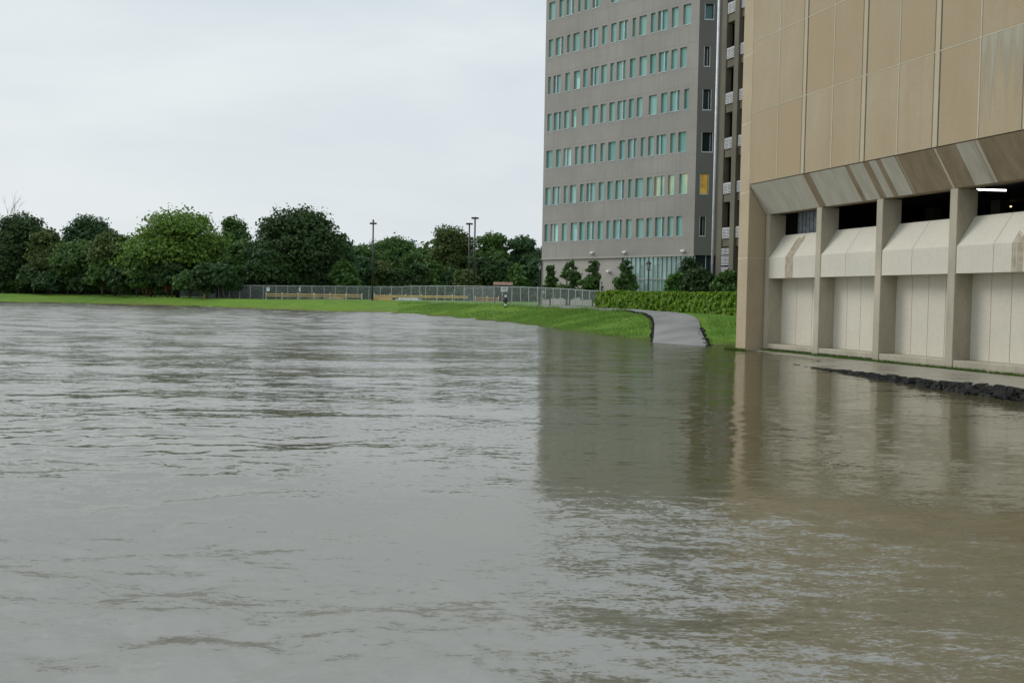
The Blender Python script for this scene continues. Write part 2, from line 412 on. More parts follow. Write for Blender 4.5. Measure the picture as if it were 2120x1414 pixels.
tag(b.build('broken_path_edge', t.m), 'crumbled dark asphalt along the edge of the grey path', 'rubble', kind='stuff')

# ------------------------------------------------------------------ water
def water():
    nth, nr_ = 620, 760
    th = np.linspace(math.radians(-84), math.radians(84), nth)
    # finer columns inside the view
    u = np.linspace(-1, 1, nth); th = np.radians(84) * (0.42 * u + 0.58 * u ** 3)
    r = 4.0 * (330 / 4.0) ** (np.linspace(0, 1, nr_)); r = np.concatenate([[.5, 2.0], r])
    RR, TT = np.meshgrid(r, th, indexing='ij')
    X = RR * np.sin(TT); Y = RR * np.cos(TT) - 4.0
    rg = np.random.default_rng(11)
    def field(n, l0, l1, ax, seed, amp=1.0):
        g = np.random.default_rng(seed); Z = np.zeros_like(X)
        for i in range(n):
            l = l0 * (l1 / l0) ** g.random(); k = 2 * math.pi / l
            a = g.normal(0, ax) + math.pi / 2        # wave vector mostly along Y
            ph = g.random() * 6.28
            wx = .35 * l * np.sin(X * k * .23 + ph * 3) + .25 * l * np.sin(Y * k * .31 + ph)
            Z += np.sin(k * (math.cos(a) * (X + wx) + math.sin(a) * Y) + ph) * l
        return amp * Z / math.sqrt(n)
    wob = 1.1 * np.sin(X * .33 + .8) + .5 * np.sin(X * .9 + 1.3) + .25 * np.sin(X * 2.1 + Y * .6)
    # large flow swells: slope profile in (warped) distance
    prof_y = np.array([-10, 3.0, 5.0, 7.3, 7.6, 8.0, 8.4, 11.0, 11.6, 12.2, 18, 30, 500.])
    prof_s = np.array([0, .0, .055, .055, -.04, -.04, .085, .085, .0, -.010, .004, .0, 0])
    yy = np.linspace(-10, 500, 20000); ss = np.interp(yy, prof_y, prof_s); hh = np.cumsum(ss) * (yy[1] - yy[0]); hh -= hh[-1]; hh += .0
    YW = Y + wob * np.clip((X + 3) / -8 + .6, .25, 1.2)
    Z = np.interp(YW, yy, hh) * (.78 + .22 * np.sin(X * .35 + 1.0))
    fade = np.clip(1 - (Y - 12) / 90, .12, 1)
    chop = np.clip(.5 - X * .075 + .35 * np.sin(X * .5 + Y * .33) * 1.0, .28, 1.35)   # rough on the left, slick on the right
    patch = np.clip(.55 + .9 * np.sin(X * .41 + 2 * np.sin(Y * .17)) * np.sin(Y * .37 + 1.5 * np.sin(X * .23)), .1, 1.5)
    wf = np.clip(.55 - X * .05, .22, 1.3)
    Z += field(14, 3.0, 9.0, .5, 1, .0060) * wf * np.clip(.22 + Y / 50, .3, 2.0)
    Z += field(16, 1.5, 4.0, .6, 4, .0080) * wf * np.clip((Y - 16) / 60, 0, 1.3) * (.6 + .8 * patch)
    Z += field(20, .7, 2.2, .7, 2, .017) * chop * patch * np.where(Y < 12, 1, np.clip(.38 + (Y - 12) * -.003, .2, 1))
    near = np.clip(1 - (Y - 6) / 26, 0, 1)
    Z += field(22, .22, .6, .9, 3, .022) * chop * patch * near
    # sharpen crests
    V = np.stack([X, Y, Z], -1).reshape(-1, 3)
    a, b_ = len(r), nth
    I = np.arange(a * b_).reshape(a, b_)
    Fq = np.stack([I[:-1, :-1], I[:-1, 1:], I[1:, 1:], I[1:, :-1]], -1).reshape(-1, 4)[:, ::-1]
    t = NT('muddy_flood_water')
    P = t.coord((1, 1, 1))
    mud = t.noise(t.coord((.05, .12, .1)), 1, 4, .6)
    sp = t.new('ShaderNodeSeparateXYZ'); t.l.new(P, sp.inputs[0])
    col = t.mix(t.ramp(mud, [(.35, 0), (.65, 1)]), (.062, .055, .024), (.085, .075, .034))
    geo = t.new('ShaderNodeNewGeometry')
    def slopes(scale, rot, ax, ay, detail=2, amt=None):
        n = t.new('ShaderNodeTexNoise'); n.inputs['Scale'].default_value = 1; n.inputs['Detail'].default_value = detail; n.inputs['Roughness'].default_value = .6; n.inputs['Distortion'].default_value = .4
        t.l.new(t.coord(scale, rot=(0, 0, rot)), n.inputs['Vector'])
        a = t.new('ShaderNodeVectorMath', operation='SUBTRACT'); t.l.new(n.outputs['Color'], a.inputs[0]); a.inputs[1].default_value = (.5, .5, .5)
        m = t.new('ShaderNodeVectorMath', operation='MULTIPLY'); t.l.new(a.outputs[0], m.inputs[0]); m.inputs[1].default_value = (ax, ay, 0)
        if amt is None: return m.outputs[0]
        q = t.new('ShaderNodeVectorMath', operation='SCALE'); t.l.new(m.outputs[0], q.inputs[0]); t.l.new(amt, q.inputs['Scale']); return q.outputs[0]
    def vadd(a, b_):
        q = t.new('ShaderNodeVectorMath', operation='ADD'); t.l.new(a, q.inputs[0]); t.l.new(b_, q.inputs[1]); return q.outputs[0]
    # wind- and current-ruffled water: rougher on the river side (west), slicker by the buildings
    west = t.new('ShaderNodeMapRange'); t.l.new(sp.outputs[0], west.inputs[0]); west.inputs[1].default_value = 9; west.inputs[2].default_value = -14; west.inputs[3].default_value = .75; west.inputs[4].default_value = 1.25
    far = t.new('ShaderNodeMapRange'); t.l.new(sp.outputs[1], far.inputs[0]); far.inputs[1].default_value = 10; far.inputs[2].default_value = 110; far.inputs[3].default_value = .28; far.inputs[4].default_value = 1.3
    msk = t.ramp(t.noise(t.coord((.10, .22, 1)), 1, 3, .6), [(.36, .35), (.64, 1)])
    nearr = t.new('ShaderNodeMapRange'); t.l.new(sp.outputs[1], nearr.inputs[0]); nearr.inputs[1].default_value = 8; nearr.inputs[2].default_value = 14; nearr.inputs[3].default_value = .75; nearr.inputs[4].default_value = 0
    amt = t.math('MULTIPLY', t.math('MULTIPLY', west.outputs[0], t.math('ADD', far.outputs[0], nearr.outputs[0])), msk)
    v = vadd(slopes((.45, 1.5, 1), 0, .10, .45, 3, amt), slopes((2.0, 6.0, 1), .12, .20, .85, 3, amt))
    v = vadd(v, slopes((30, 62, 1), .1, .22, .48, 1, nearr.outputs[0]))
    v = vadd(v, slopes((11, 22, 1), -.2, .35, .80, 2, amt))
    v = vadd(geo.outputs['Normal'], v)
    nv = t.new('ShaderNodeVectorMath', operation='NORMALIZE'); t.l.new(v, nv.inputs[0])
    rgh = t.new('ShaderNodeMapRange'); t.l.new(sp.outputs[1], rgh.inputs[0]); rgh.inputs[1].default_value = 12; rgh.inputs[2].default_value = 100; rgh.inputs[3].default_value = .09; rgh.inputs[4].default_value = .20
    t.set(Base_Color=col, Roughness=t.math('ADD', rgh.outputs[0], t.math('MULTIPLY', nearr.outputs[0], .20)), IOR=3.1, Normal=nv.outputs[0])
    return mesh_np('water', V, Fq, t.m, smooth=True)
tag(water(), kind='structure')

# ------------------------------------------------------------------ local frames of the buildings
def frame(vp, anchor, name, label, cat):
    d = ray(*vp); d = Vector((d.x, d.y, 0)).normalized(); eu = -d
    rz = math.atan2(eu.y, eu.x)
    root = thing(name, label, cat, anchor, rz)
    ev = Vector((-eu.y, eu.x, 0))
    def loc(px, py, v=0.0):
        """image point on the plane v -> (u, z)"""
        q = ray(px, py); den = q.dot(ev); tt = ((Vector(anchor) + ev * v) - CAM).dot(ev) / den
        p = CAM + q * tt - Vector(anchor); return p.dot(eu), p.z
    return root, loc, eu, ev

# ================================================================== beige concrete building
A = G(1586, 723.5, .08)
_d = ray(424, 608); A = A + Vector((_d.x, _d.y, 0)).normalized() * .30
BR, bl, beu, bev = frame((424, 608), A, 'parking_building', 'sand coloured precast concrete building with overhanging upper wall and four open bays at the water', 'building')
cols = [bl(1586, 444)[0], bl(1690, 432)[0], bl(1813.4, 413)[0], bl(1966.4, 393.5)[0]]
colw = [bl(1594, 444)[0] - cols[0], bl(1698.5, 432)[0] - cols[1], bl(1825.3, 413)[0] - cols[2], bl(1981.3, 393.5)[0] - cols[3]]
zc_bot = bl(1850, 408)[1]; v0 = -.88
zc_top = bl(1553.5, 383.2, v0)[1]
j1 = bl(1840, 141, v0)[1]; j2 = bl(1650, 47, v0)[1]
print('BEIGE', 'A', tuple(A), 'cols', cols, 'w', colw, 'zbot', zc_bot, 'ztop', zc_top, 'j', j1, j2, 'par', bl(1592, 577.7)[1], bl(1980, 509)[1], bl(1620, 488, 1.2)[1])
SP = (cols[3] - cols[0]) / 3; CW = .37
ce = [i * SP for i in range(-0, 8)]
z_par, z_cr, z_pt = bl(1856, 569.5)[1], bl(1787, 522)[1], bl(1620, 488, .78)[1]
TOPZ = 16.7; UE = SP * 7
zj = [zc_top, j1, j2] ; dzj = j2 - j1
while zj[-1] < TOPZ: zj.append(zj[-1] + dzj)
zj[-1] = TOPZ
# structural body behind everything
b = MB(); b.box(-.05, UE, v0 + .30, 16, zc_top + .02, TOPZ - .01); b.build('upper_body', MAT['dark_joint'], BR)
b = MB(); b.box(-.05, UE, v0 + .018, v0 + .29, zc_top + .03, TOPZ - .02); b.build('joint_backing', MAT['joint'], BR)
b = MB(); random.seed(5)
ue = [-.05]
for i in range(7): ue += [i * SP + SP * .5 + CW / 2, (i + 1) * SP + CW / 2 if i < 6 else UE]
ue[0] = -.05
for k in range(len(zj) - 1):
    for i in range(len(ue) - 1):
        isc_l, isc_r = (i % 2 == 0 and i > 0), (i % 2 == 1 and i < len(ue) - 2)
        x0 = ue[i] + (.17 if isc_l else .045 if i else 0); x1 = ue[i + 1] - (.17 if isc_r else .045)
        b.box(x0, x1, v0, v0 + .26, zj[k] + (.028 if k else .035), zj[k + 1] - .028, col=random.choice([.0, .15, .4, .0, .5, .95, .7, .2]))
b.build('wall_panel', MAT['panel'], BR, bevel=.006)
b = MB()
for i in range(1, 7):
    u = i * SP + CW / 2
    b.box(u - .11, u + .11, v0 - .012, v0 + .2, zc_top + .04, TOPZ - .03)
b.build('joint_rib', MAT['rib'], BR)
b = MB()
for z in zj[1:-1]: b.box(-.04, UE, v0 - .003, v0 + .1, z - .022, z + .024)
for i in range(0, 7):
    u = i * SP + SP * .5 + CW / 2; b.box(u - .035, u + .03, v0 - .0035, v0 + .1, zc_top + .04, TOPZ - .04)
b.build('pale_joint', MAT['joint'], BR)
b = MB()
for i in range(1, 7):
    u = i * SP + CW / 2
    for s in (-.145, .12): b.box(u + s, u + s + .025, v0 + .004, v0 + .2, zc_top + .04, TOPZ - .04)
for i in range(0, 7):
    u = i * SP + SP * .5 + CW / 2; b.box(u + .032, u + .044, v0 + .004, v0 + .2, zc_top + .04, TOPZ - .04)
b.build('joint_gap', MAT['dark_joint'], BR)
# corbel: sloped soffit panels with weather staining along it
t = NT('stained_soffit_panel')
a = t.new('ShaderNodeAttribute', attribute_name='wear')
nz = t.noise(t.coord((2.6, 1.2, .35)), 1, 4, .6)
grey = t.ramp(nz, [(.35, (.37, .35, .285)), (.65, (.45, .43, .36))]); brown = t.ramp(nz, [(.35, (.19, .145, .085)), (.65, (.26, .205, .13))])
st = t.noise(t.coord((7, .15, .15)), 1, 4, .55)
wv = t.math('ADD', a.outputs['Fac'], t.math('MULTIPLY', t.math('SUBTRACT', st, .5), .9))
t.set(Base_Color=t.mix(t.ramp(wv, [(.30, 0), (.72, 1)]), grey, brown), Roughness=.8); MAT['soffit'] = t.m
b = MB()
# stain bands measured along the wall: image x on the corbel's upper edge -> wear
bands = [(1553, .05), (1660, .9), (1675, .2), (1700, .15), (1712, .1), (1740, .1), (1748, .8), (1757, .25), (1785, .85), (1798, .2), (1806, .2), (1812, .8), (1822, .05), (1851, .95), (1922, .9), (1960, .85), (1978, .1), (2008, .5), (2018, .3), (2024, .95), (2500, .95)]
bu = [(bl(px, 385 - .194 * (px - 1553), v0)[0], wv_) for px, wv_ in bands]
bu = [(max(-.05, u), c) for u, c in bu]
for (u0, c0_), (u1, _) in zip(bu, bu[1:]):
    u1 = min(u1, UE)
    if u1 - u0 < .01: continue
    k = max(1, int((u1 - u0) / 2))
    for j in range(k):
        x0, x1 = u0 + (u1 - u0) * j / k, u0 + (u1 - u0) * (j + 1) / k
        b.quad((x0, v0, zc_top), (x0, 0, zc_bot), (x1, 0, zc_bot), (x1, v0, zc_top), col=c0_)
        b.quad((x0, 0, zc_bot), (x0, .5, zc_bot), (x1, .5, zc_bot), (x1, 0, zc_bot), col=.9)
b.quad((-.05, v0, zc_top), (-.05, .5, zc_top), (-.05, .5, zc_bot), (-.05, 0, zc_bot), col=.3)
b.build('sloped_soffit', MAT['soffit'], BR)
b = MB()
dv, dz_ = 0 - v0, zc_bot - zc_top; nn = Vector((0, dz_, -dv)).normalized()
if nn.z > 0: nn = -nn
for i in range(0, 8):
    for u, wd in ((i * SP + CW / 2, .05), (i * SP + SP * .5 + CW / 2, .018)):
        if u > UE or (i == 0 and wd == .05): u = u if u < UE else UE - .1
        o_ = nn * .004
        b = MB(); b.quad((u - wd, v0 + o_.y, zc_top + o_.z), (u - wd, o_.y, zc_bot + o_.z), (u + wd, o_.y, zc_bot + o_.z), (u + wd, v0 + o_.y, zc_top + o_.z)); b.build('soffit_joint', MAT['joint'], BR)
# corner pier
b = MB()
def pierseg(z0, z1, g=0.0):
    P = [(-1.42 + g, -.60), (-.06 - g, v0 - .004 + g), (-.06 - g, 3), (-1.42 + g, 3)]
    n0 = len(b.v); b.v += [(x, y, z0) for x, y in P] + [(x, y, z1) for x, y in P]
    for q in ((0, 3, 2, 1), (4, 5, 6, 7), (0, 1, 5, 4), (1, 2, 6, 5), (2, 3, 7, 6), (3, 0, 4, 7)): b.f.append(tuple(n0 + i for i in q)); b.col.append(None)
pj = [-.4, bl(1545, 533, v0)[1], bl(1545, 397, v0)[1], bl(1548, 253, v0)[1], bl(1550, 110, v0)[1], 16.6]
for z0, z1 in zip(pj, pj[1:]): pierseg(z0 + (.02 if z0 > 0 else 0), z1 - .02)
b.build('corner_pier', MAT['pier'], BR, bevel=.02)
b = MB(); pierseg(-.3, 16.4, .015); b.build('pier_joint', MAT['joint'], BR)
# columns, plinths, infill walls, parapets
for i in range(0, 7):
    u0 = i * SP; w_ = CW if i else .30
    b = MB(); b.box(u0, u0 + w_, 0, .86, -.3, zc_bot - .003)
    b.build('column', MAT['column'], BR, bevel=.015)
    x0, x1 = u0 + w_ + .003, u0 + SP - .003
    b = MB(); b.box(x0, x1, .03, .80, -.25, .27); b.build('plinth', MAT['column'], BR, bevel=.02)
    b = MB(); nb = 4 if i else 3
    wd = (x1 - x0) / nb
    for k in range(nb): b.box(x0 + wd * k + (.008 if k else 0), x0 + wd * (k + 1) - .008, .74, .97, .275, z_par + .15)
    wl_ = b.build('infill_wall', MAT['infill'], BR, bevel=.004)
    b = MB(); b.box(x0, x1, .755, 1.05, .28, z_par + .1); b.build('infill_joint', MAT['dark_joint'], wl_)
    par = MB(); mid = (x0 + x1) / 2 - .1
    prof = [(.03, z_par), (.03, z_cr), (.78, z_pt), (1.05, z_pt), (1.05, z_par)]
    for a0, a1 in ((x0, mid - .009), (mid + .009, x1)): par.prism(prof, a0, a1)
    po = par.build('parapet', MAT['planter'], BR)
    b = MB(); b.prism([(.045, z_par + .015), (.045, z_cr), (.79, z_pt - .012), (1.02, z_pt - .02), (1.02, z_par + .03)], mid - .03, mid + .03); b.build('parapet_joint', MAT['dark_joint'], po)
# streaks of dirty run-off on two parapets
stn = plain('runoff_stain', (.36, .31, .23), .9, var=.3, scale=4)
def stain(px0, px1, full=True):
    b = MB(); u0 = bl(px0, 560)[0]; u1 = bl(px1, 560)[0]; k = 7; random.seed(int(px0))
    for j in range(k):
        a0 = u0 + (u1 - u0) * j / k; a1 = u0 + (u1 - u0) * (j + 1) / k - random.uniform(0, .03)
        zt = z_cr + 0; b.quad((a0, .024, z_par + .01), (a1, .024, z_par + .01), (a1, .024, zt), (a0, .024, zt))
        f = random.uniform(.15, .45) if not full else random.uniform(.75, 1)
        sh = .0 if not full else random.uniform(-.02, .02)
        b.quad((a0, .024, z_cr), (a1, .024, z_cr), (a1 + sh, .024 + (.75) * f, z_cr + (z_pt - z_cr) * f + .006), (a0 + sh, .024 + (.75) * f, z_cr + (z_pt - z_cr) * f + .006))
    b.build('runoff_stain', stn, BR)
stain(1624, 1640, True); stain(2092, 2116, False)
t = NT('pale_efflorescence'); st_ = t.noise(t.coord((5, 5, .22)), 1, 5, .6); sp = t.new('ShaderNodeSeparateXYZ'); t.l.new(t.coord(), sp.inputs[0])
gr_ = t.new('ShaderNodeMapRange'); t.l.new(sp.outputs[2], gr_.inputs[0]); gr_.inputs[1].default_value = zc_top; gr_.inputs[2].default_value = j1; gr_.inputs[3].default_value = -.22; gr_.inputs[4].default_value = .22
t.set(Base_Color=(.44, .42, .33), Roughness=.85, Alpha=t.ramp(t.math('ADD', st_, gr_.outputs[0]), [(.42, 0), (.74, .7)]))
u0, u1 = bl(2031, 200, v0)[0], bl(2116, 200, v0)[0]
b = MB(); b.quad((u0, v0 - .005, zc_top + .05), (u1, v0 - .005, zc_top + .05), (u1, v0 - .005, j1 - .03), (u0, v0 - .005, j1 - .03)); b.build('pale_wash', t.m, BR)
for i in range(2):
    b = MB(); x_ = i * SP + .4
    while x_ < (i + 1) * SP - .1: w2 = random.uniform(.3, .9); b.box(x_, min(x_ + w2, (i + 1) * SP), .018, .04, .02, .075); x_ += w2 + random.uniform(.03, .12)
    b.build('undercut_shade', MAT['dark'], BR)  # dark strips on the plinth face paint the shade of a gap beneath
# garage deck behind the openings
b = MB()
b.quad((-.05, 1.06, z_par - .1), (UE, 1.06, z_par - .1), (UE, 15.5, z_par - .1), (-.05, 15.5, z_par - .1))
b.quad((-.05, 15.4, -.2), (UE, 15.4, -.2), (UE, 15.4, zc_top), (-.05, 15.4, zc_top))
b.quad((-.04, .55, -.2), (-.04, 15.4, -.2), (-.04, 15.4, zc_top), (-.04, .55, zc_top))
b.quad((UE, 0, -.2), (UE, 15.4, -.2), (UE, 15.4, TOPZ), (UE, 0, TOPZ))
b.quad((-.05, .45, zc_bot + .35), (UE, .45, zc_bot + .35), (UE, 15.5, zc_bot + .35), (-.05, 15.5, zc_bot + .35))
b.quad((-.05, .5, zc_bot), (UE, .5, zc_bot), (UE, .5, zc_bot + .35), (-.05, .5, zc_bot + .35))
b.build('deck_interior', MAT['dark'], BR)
b = MB(); b.box(-.06, UE + .02, v0 - .1, 16, TOPZ, TOPZ + .4); b.build('roof_edge', MAT['joint'], BR)
for i in range(1, 7):
    b = MB(); b.box(i * SP - 1.2, i * SP - .7, 6.5, 7.0, z_par - .09, zc_bot + .34); b.build('interior_column', plain('dim_concrete', (.16, .16, .15), .9), BR)
def local(root, p): return root.matrix_world.inverted() @ p
bpy.context.view_layer.update()
BM = Matrix.Translation(A) @ Matrix.Rotation(math.atan2(beu.y, beu.x), 4, 'Z'); BI = BM.inverted()
for p0, p1, m in (((2022, 393), (2083, 394.5), 'tube'), ((2066, 427), (2094, 428), 'tube_warm')):
    a0 = BI @ G(p0[0], p0[1], zc_bot + .22); a1 = BI @ G(p1[0], p1[1], zc_bot + .22)
    b = MB(); b.tube(a0, a1, .03); lo_ = b.build('ceiling_light', MAT[m], BR)
u0, u1 = bl(1654, 460, 1.3)[0], bl(1692, 460, 1.3)[0]
b = MB(); b.quad((u0, 1.3, z_pt - .2), (u1, 1.3, z_pt - .2), (u1, 1.3, zc_bot + .1), (u0, 1.3, zc_bot + .1))
for k in range(6):
    x = u0 + (u1 - u0) * k / 5; b.box(x - .015, x + .015, 1.26, 1.29, z_pt - .2, zc_bot + .1)
b.build('daylight_stand_in', plain('grey_daylight_stand_in', (.28, .31, .35), .7, var=.35, scale=5), BR)  # added pale panel, stands in for daylight seen through a far opening

# ================================================================== tower
AT = D(1435, 560, 96)
TW, tl, teu, tev = frame((-796, 571), Vector((AT.x, AT.y, 1.3)), 'office_tower', 'tall grey concrete office tower with staggered teal windows standing behind the hedge', 'building')
uL = tl(1121, 560)[0]
print('TOWER', tuple(AT), 'uL', uL, 'row z', [round(tl(1275, y)[1], 2) for y in (168.2, 250, 331.7, 414, 495)], 'joint', tl(1274, 532.5)[1], 'floor', (tl(1275, 168.2)[1] - tl(1269, 495)[1]) / 4)
z7 = tl(1269, 495)[1]; z3 = tl(1277.6, 168.2)[1]; FL = (z3 - z7) / 4; WH = FL * .477
zbase = tl(1274, 532.5)[1]
# windows: image x centre and width in the enlarged crops, per storey (top storey first); p = paired panes with a mullion
def Z3(lst): return [(1100 + c / 4.561, w_ / 4.561, k) for c, w_, k in lst]
def Z4(lst): return [(1100 + c / 4.42, w_ / 4.42, k) for c, w_, k in lst]
rows = {
 9: Z3([(200, 50, 0), (290, 36, 0), (372, 62, 1), (462, 24, 0), (530, 38, 0), (618, 62, 1)]),
 8: Z3([(188, 34, 0), (270, 64, 1), (357, 24, 0), (429, 52, 0), (514, 26, 0), (595, 70, 1), (696, 38, 0), (782, 42, 0), (874, 78, 1), (977, 26, 0), (1058, 60, 0), (1154, 34, 0), (1247, 82, 1), (1362, 52, 0), (1477, 66, 0)]),
 7: Z3([(175, 20, 0), (247, 62, 1), (345, 34, 0), (434, 50, 2), (514, 34, 0), (603, 70, 1), (690, 44, 0), (768, 30, 0), (852, 76, 1), (960, 44, 0), (1060, 62, 0), (1152, 46, 0), (1254, 84, 1), (1354, 46, 0), (1441, 56, 0)]),
 6: Z3([(175, 34, 0), (252, 66, 1), (337, 38, 0), (405, 36, 2), (512, 56, 0), (606, 42, 0), (681, 40, 0), (766, 42, 0), (858, 76, 1), (949, 40, 0), (1026, 44, 0), (1150, 66, 0), (1258, 50, 0), (1362, 84, 1), (1470, 36, 0)]),
 5: Z4([(168, 50, 0), (252, 38, 0), (333, 62, 3), (421, 28, 0), (481, 36, 0), (562, 62, 1), (657, 34, 0), (741, 60, 0), (835, 42, 0), (928, 72, 1), (1026, 32, 0), (1098, 42, 0), (1192, 78, 1), (1298, 38, 0), (1384, 62, 0)]),
 4: Z4([(155, 40, 0), (233, 64, 3), (318, 28, 0), (385, 48, 2), (468, 30, 0), (546, 68, 1), (642, 38, 0), (724, 42, 0), (815, 76, 1), (909, 30, 0), (990, 60, 0), (1084, 40, 0), (1175, 84, 5), (1284, 50, 4), (1395, 66, 4)]),
 3: Z4([(140, 26, 0), (212, 60, 3), (303, 36, 0), (393, 54, 2), (467, 42, 0), (549, 66, 1), (635, 40, 0), (709, 30, 0), (793, 72, 1), (895, 44, 0), (997, 62, 0), (1083, 44, 0), (1180, 80, 1), (1277, 46, 0), (1357, 46, 0)]),
}
def facade(b, u0, u1, z0, z1, rws, dep):
    """wall face at v=0 with recessed openings; rws = [(zb, zt, [(ua, ub)...])]"""
    z = z0
    for zb, zt, hs in sorted(rws):
        b.quad((u0, 0, z), (u1, 0, z), (u1, 0, zb), (u0, 0, zb))
        x = u0
        for a, c in sorted(hs):
            b.quad((x, 0, zb), (a, 0, zb), (a, 0, zt), (x, 0, zt)); x = c
            b.quad((a, 0, zb), (a, dep, zb), (a, dep, zt), (a, 0, zt)); b.quad((c, dep, zb), (c, 0, zb), (c, 0, zt), (c, dep, zt))
            b.quad((a, 0, zb), (c, 0, zb), (c, dep, zb), (a, dep, zb)); b.quad((a, dep, zt), (c, dep, zt), (c, 0, zt), (a, 0, zt))
        b.quad((x, 0, zb), (u1, 0, zb), (u1, 0, zt), (x, 0, zt)); z = zt
    b.quad((u0, 0, z), (u1, 0, z), (u1, 0, z1), (u0, 0, z1))
rws = []; wins = []
yref = {8: 85, 7: 168, 6: 250, 5: 331.7, 4: 414, 3: 495, 9: 10}
DEP = .2
for k, lst in rows.items():
    zb = z7 + (k - 3) * FL; zt = zb + WH; hs = []
    for c, w_, kind in lst:
        yy = 595 + (yref[k] - 20 - 595) * ((c + 1000) / 2275.)          # row of this window at this column
        a, c2 = tl(c - w_ / 2, yy)[0], tl(c + w_ / 2, yy)[0]
        a -= .12
        zb_ = zb
        hs.append((a, c2)); wins.append((a, c2, zb_, zt, kind))
    if k == 9:
        x = hs[-1][1] + 1.6
        while x < -2: hs.append((x, x + 1.1)); x += 2.7
        wins += [(a, c, zb, zt, 0) for a, c in hs[len(lst):]]
    rws.append((zb, zt, hs))
TZ = z7 + 6 * FL + WH + 3.0
b = MB(); facade(b, uL, 0, zbase, TZ, rws, DEP + .1)
b.build('front_wall', MAT['tower'], TW)
for a, c, zb, zt, kind in wins[:100]:
    m = {0: 'teal', 1: 'teal', 2: 'teal_pale', 3: 'teal_pale', 4: 'lit_teal', 5: 'lit_teal'}[kind]
    if kind == 2:
        b = MB(); b.quad((a, DEP, zb), (c, DEP, zb), (c, DEP, zt), (a, DEP, zt)); wo = b.build('window', MAT['teal'], TW)
        b = MB(); b.quad((a + (c - a) * .35, DEP - .01, zb), (c, DEP - .01, zb), (c, DEP - .01, zb + (zt - zb) * .62), (a + (c - a) * .35, DEP - .01, zb + (zt - zb) * .62)); b.build('blind', MAT['teal_pale'], wo)
    else:
        b = MB(); b.quad((a, DEP, zb), (c, DEP, zb), (c, DEP, zt), (a, DEP, zt)); wo = b.build('window', MAT[m if m != 'teal' else random.choice(['teal', 'teal', 'teal_b', 'teal_c'])], TW)
    b = MB(); b.box(a, c, -.03, DEP - .02, zb - .07, zb + .012)
    if kind in (1, 3, 5):
        mm = a + (c - a) * random.choice([.36, .55, .64]); b.box(mm - .07, mm + .07, .05, DEP - .012, zb + .013, zt - .001)
    b.build('window_frame', MAT['galv'], wo)
# panel joints on the front (thin recessed lines set 3 mm proud as dark strips)
b = MB()
for k in range(3, 10):
    for dz2 in (-.35, WH + .3): 
        z = z7 + (k - 3) * FL + dz2; b.box(uL + .01, -.01, -.003, .01, z - .02, z + .02)
for k in range(1, 9):
    u = uL * k / 9.0
    for q in range(7):
        z0_ = z7 + (q - 1) * FL + WH + .33; z1_ = z0_ + FL - WH - .72
        b.box(u - .018, u + .018, -.003, .01, max(zbase, z0_), z1_)
b.build('panel_joint', concrete('tower_joint', (.27, .257, .24), .9, 1.1, .1), TW)
# ground storey: slightly set back warm wall, then storefront glazing by the corner
sg = tl(1285, 575)[0]; gb = -1.0
b = MB(); b.quad((uL + .02, .12, gb), (sg, .12, gb), (sg, .12, zbase), (uL + .02, .12, zbase)); b.quad((uL, 0, zbase), (0, 0, zbase), (0, .35, zbase), (uL, .35, zbase))
b.build('base_wall', MAT['tower_base'], TW)
b = MB(); b.box(uL - .05, .05, -.06, .1, zbase - .08, zbase + .06); b.build('string_course', MAT['tower_base'], TW)
b = MB(); b.quad((sg, .3, gb), (0, .3, gb), (0, .3, zbase), (sg, .3, zbase)); gl = b.build('storefront_glazing', MAT['store'], TW)
b = MB(); npn = 16
for k in range(npn + 1):
    x = sg + (-.06 - sg) * k / npn; b.box(x - .03, x + .03, .2, .297, gb, zbase - .09)
zt_ = (tl(1340, 578)[1]); b.box(sg, -.05, .2, .29, zt_ - .05, zt_ + .05)
b.build('glazing_frame', MAT['galv'], gl)
# side (chamfer) face: faces the photographer
cth = Matrix.Rotation(-math.atan2(teu.y, teu.x), 4, 'Z')
sdir = cth @ Vector((1, 0.0, 0))     # world +X in local coordinates
sdir = Vector((sdir.x, sdir.y, 0)).normalized(); sn = Vector((sdir.y, -sdir.x, 0))    # outward, towards -Y world
def S(s, d, z): return tuple(sdir * s - sn * d + Vector((0, 0, z)))
TI = (Matrix.Translation(Vector((AT.x, AT.y, 1.3))) @ Matrix.Rotation(math.atan2(teu.y, teu.x), 4, 'Z')).inverted()
def sp_(px, py):
    p = D(px, py, AT.y); q = TI @ p; return Vector((q.x, q.y, 0)).dot(sdir), q.z
sl_ = 15.0
sw = [ # px0, px1, py top, py bottom, material
 (1460, 1478, 9, 40, 'teal_dark'), (1458, 1469.5, 97.5, 137, 'dark_glass'), (1455, 1472, 186, 227, 'dark_glass'), (1453, 1475, 275, 314, 'dark_glass'),
 (1449.5, 1466.5, 361, 401, 'lit'), (1448.5, 1460, 449, 488, 'dark_glass')]
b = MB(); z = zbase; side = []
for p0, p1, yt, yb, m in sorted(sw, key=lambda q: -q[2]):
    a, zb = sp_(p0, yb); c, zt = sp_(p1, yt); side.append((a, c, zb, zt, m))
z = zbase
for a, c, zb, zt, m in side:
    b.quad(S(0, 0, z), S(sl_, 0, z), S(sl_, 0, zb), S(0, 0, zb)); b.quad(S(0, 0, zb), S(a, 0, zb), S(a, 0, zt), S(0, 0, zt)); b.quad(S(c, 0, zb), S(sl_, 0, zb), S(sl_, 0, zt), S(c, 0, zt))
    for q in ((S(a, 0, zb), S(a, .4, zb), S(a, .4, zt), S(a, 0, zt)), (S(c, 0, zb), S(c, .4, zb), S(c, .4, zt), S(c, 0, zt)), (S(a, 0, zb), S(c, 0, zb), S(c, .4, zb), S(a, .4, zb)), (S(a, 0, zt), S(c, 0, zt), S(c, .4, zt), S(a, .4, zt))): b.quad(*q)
    z = zt
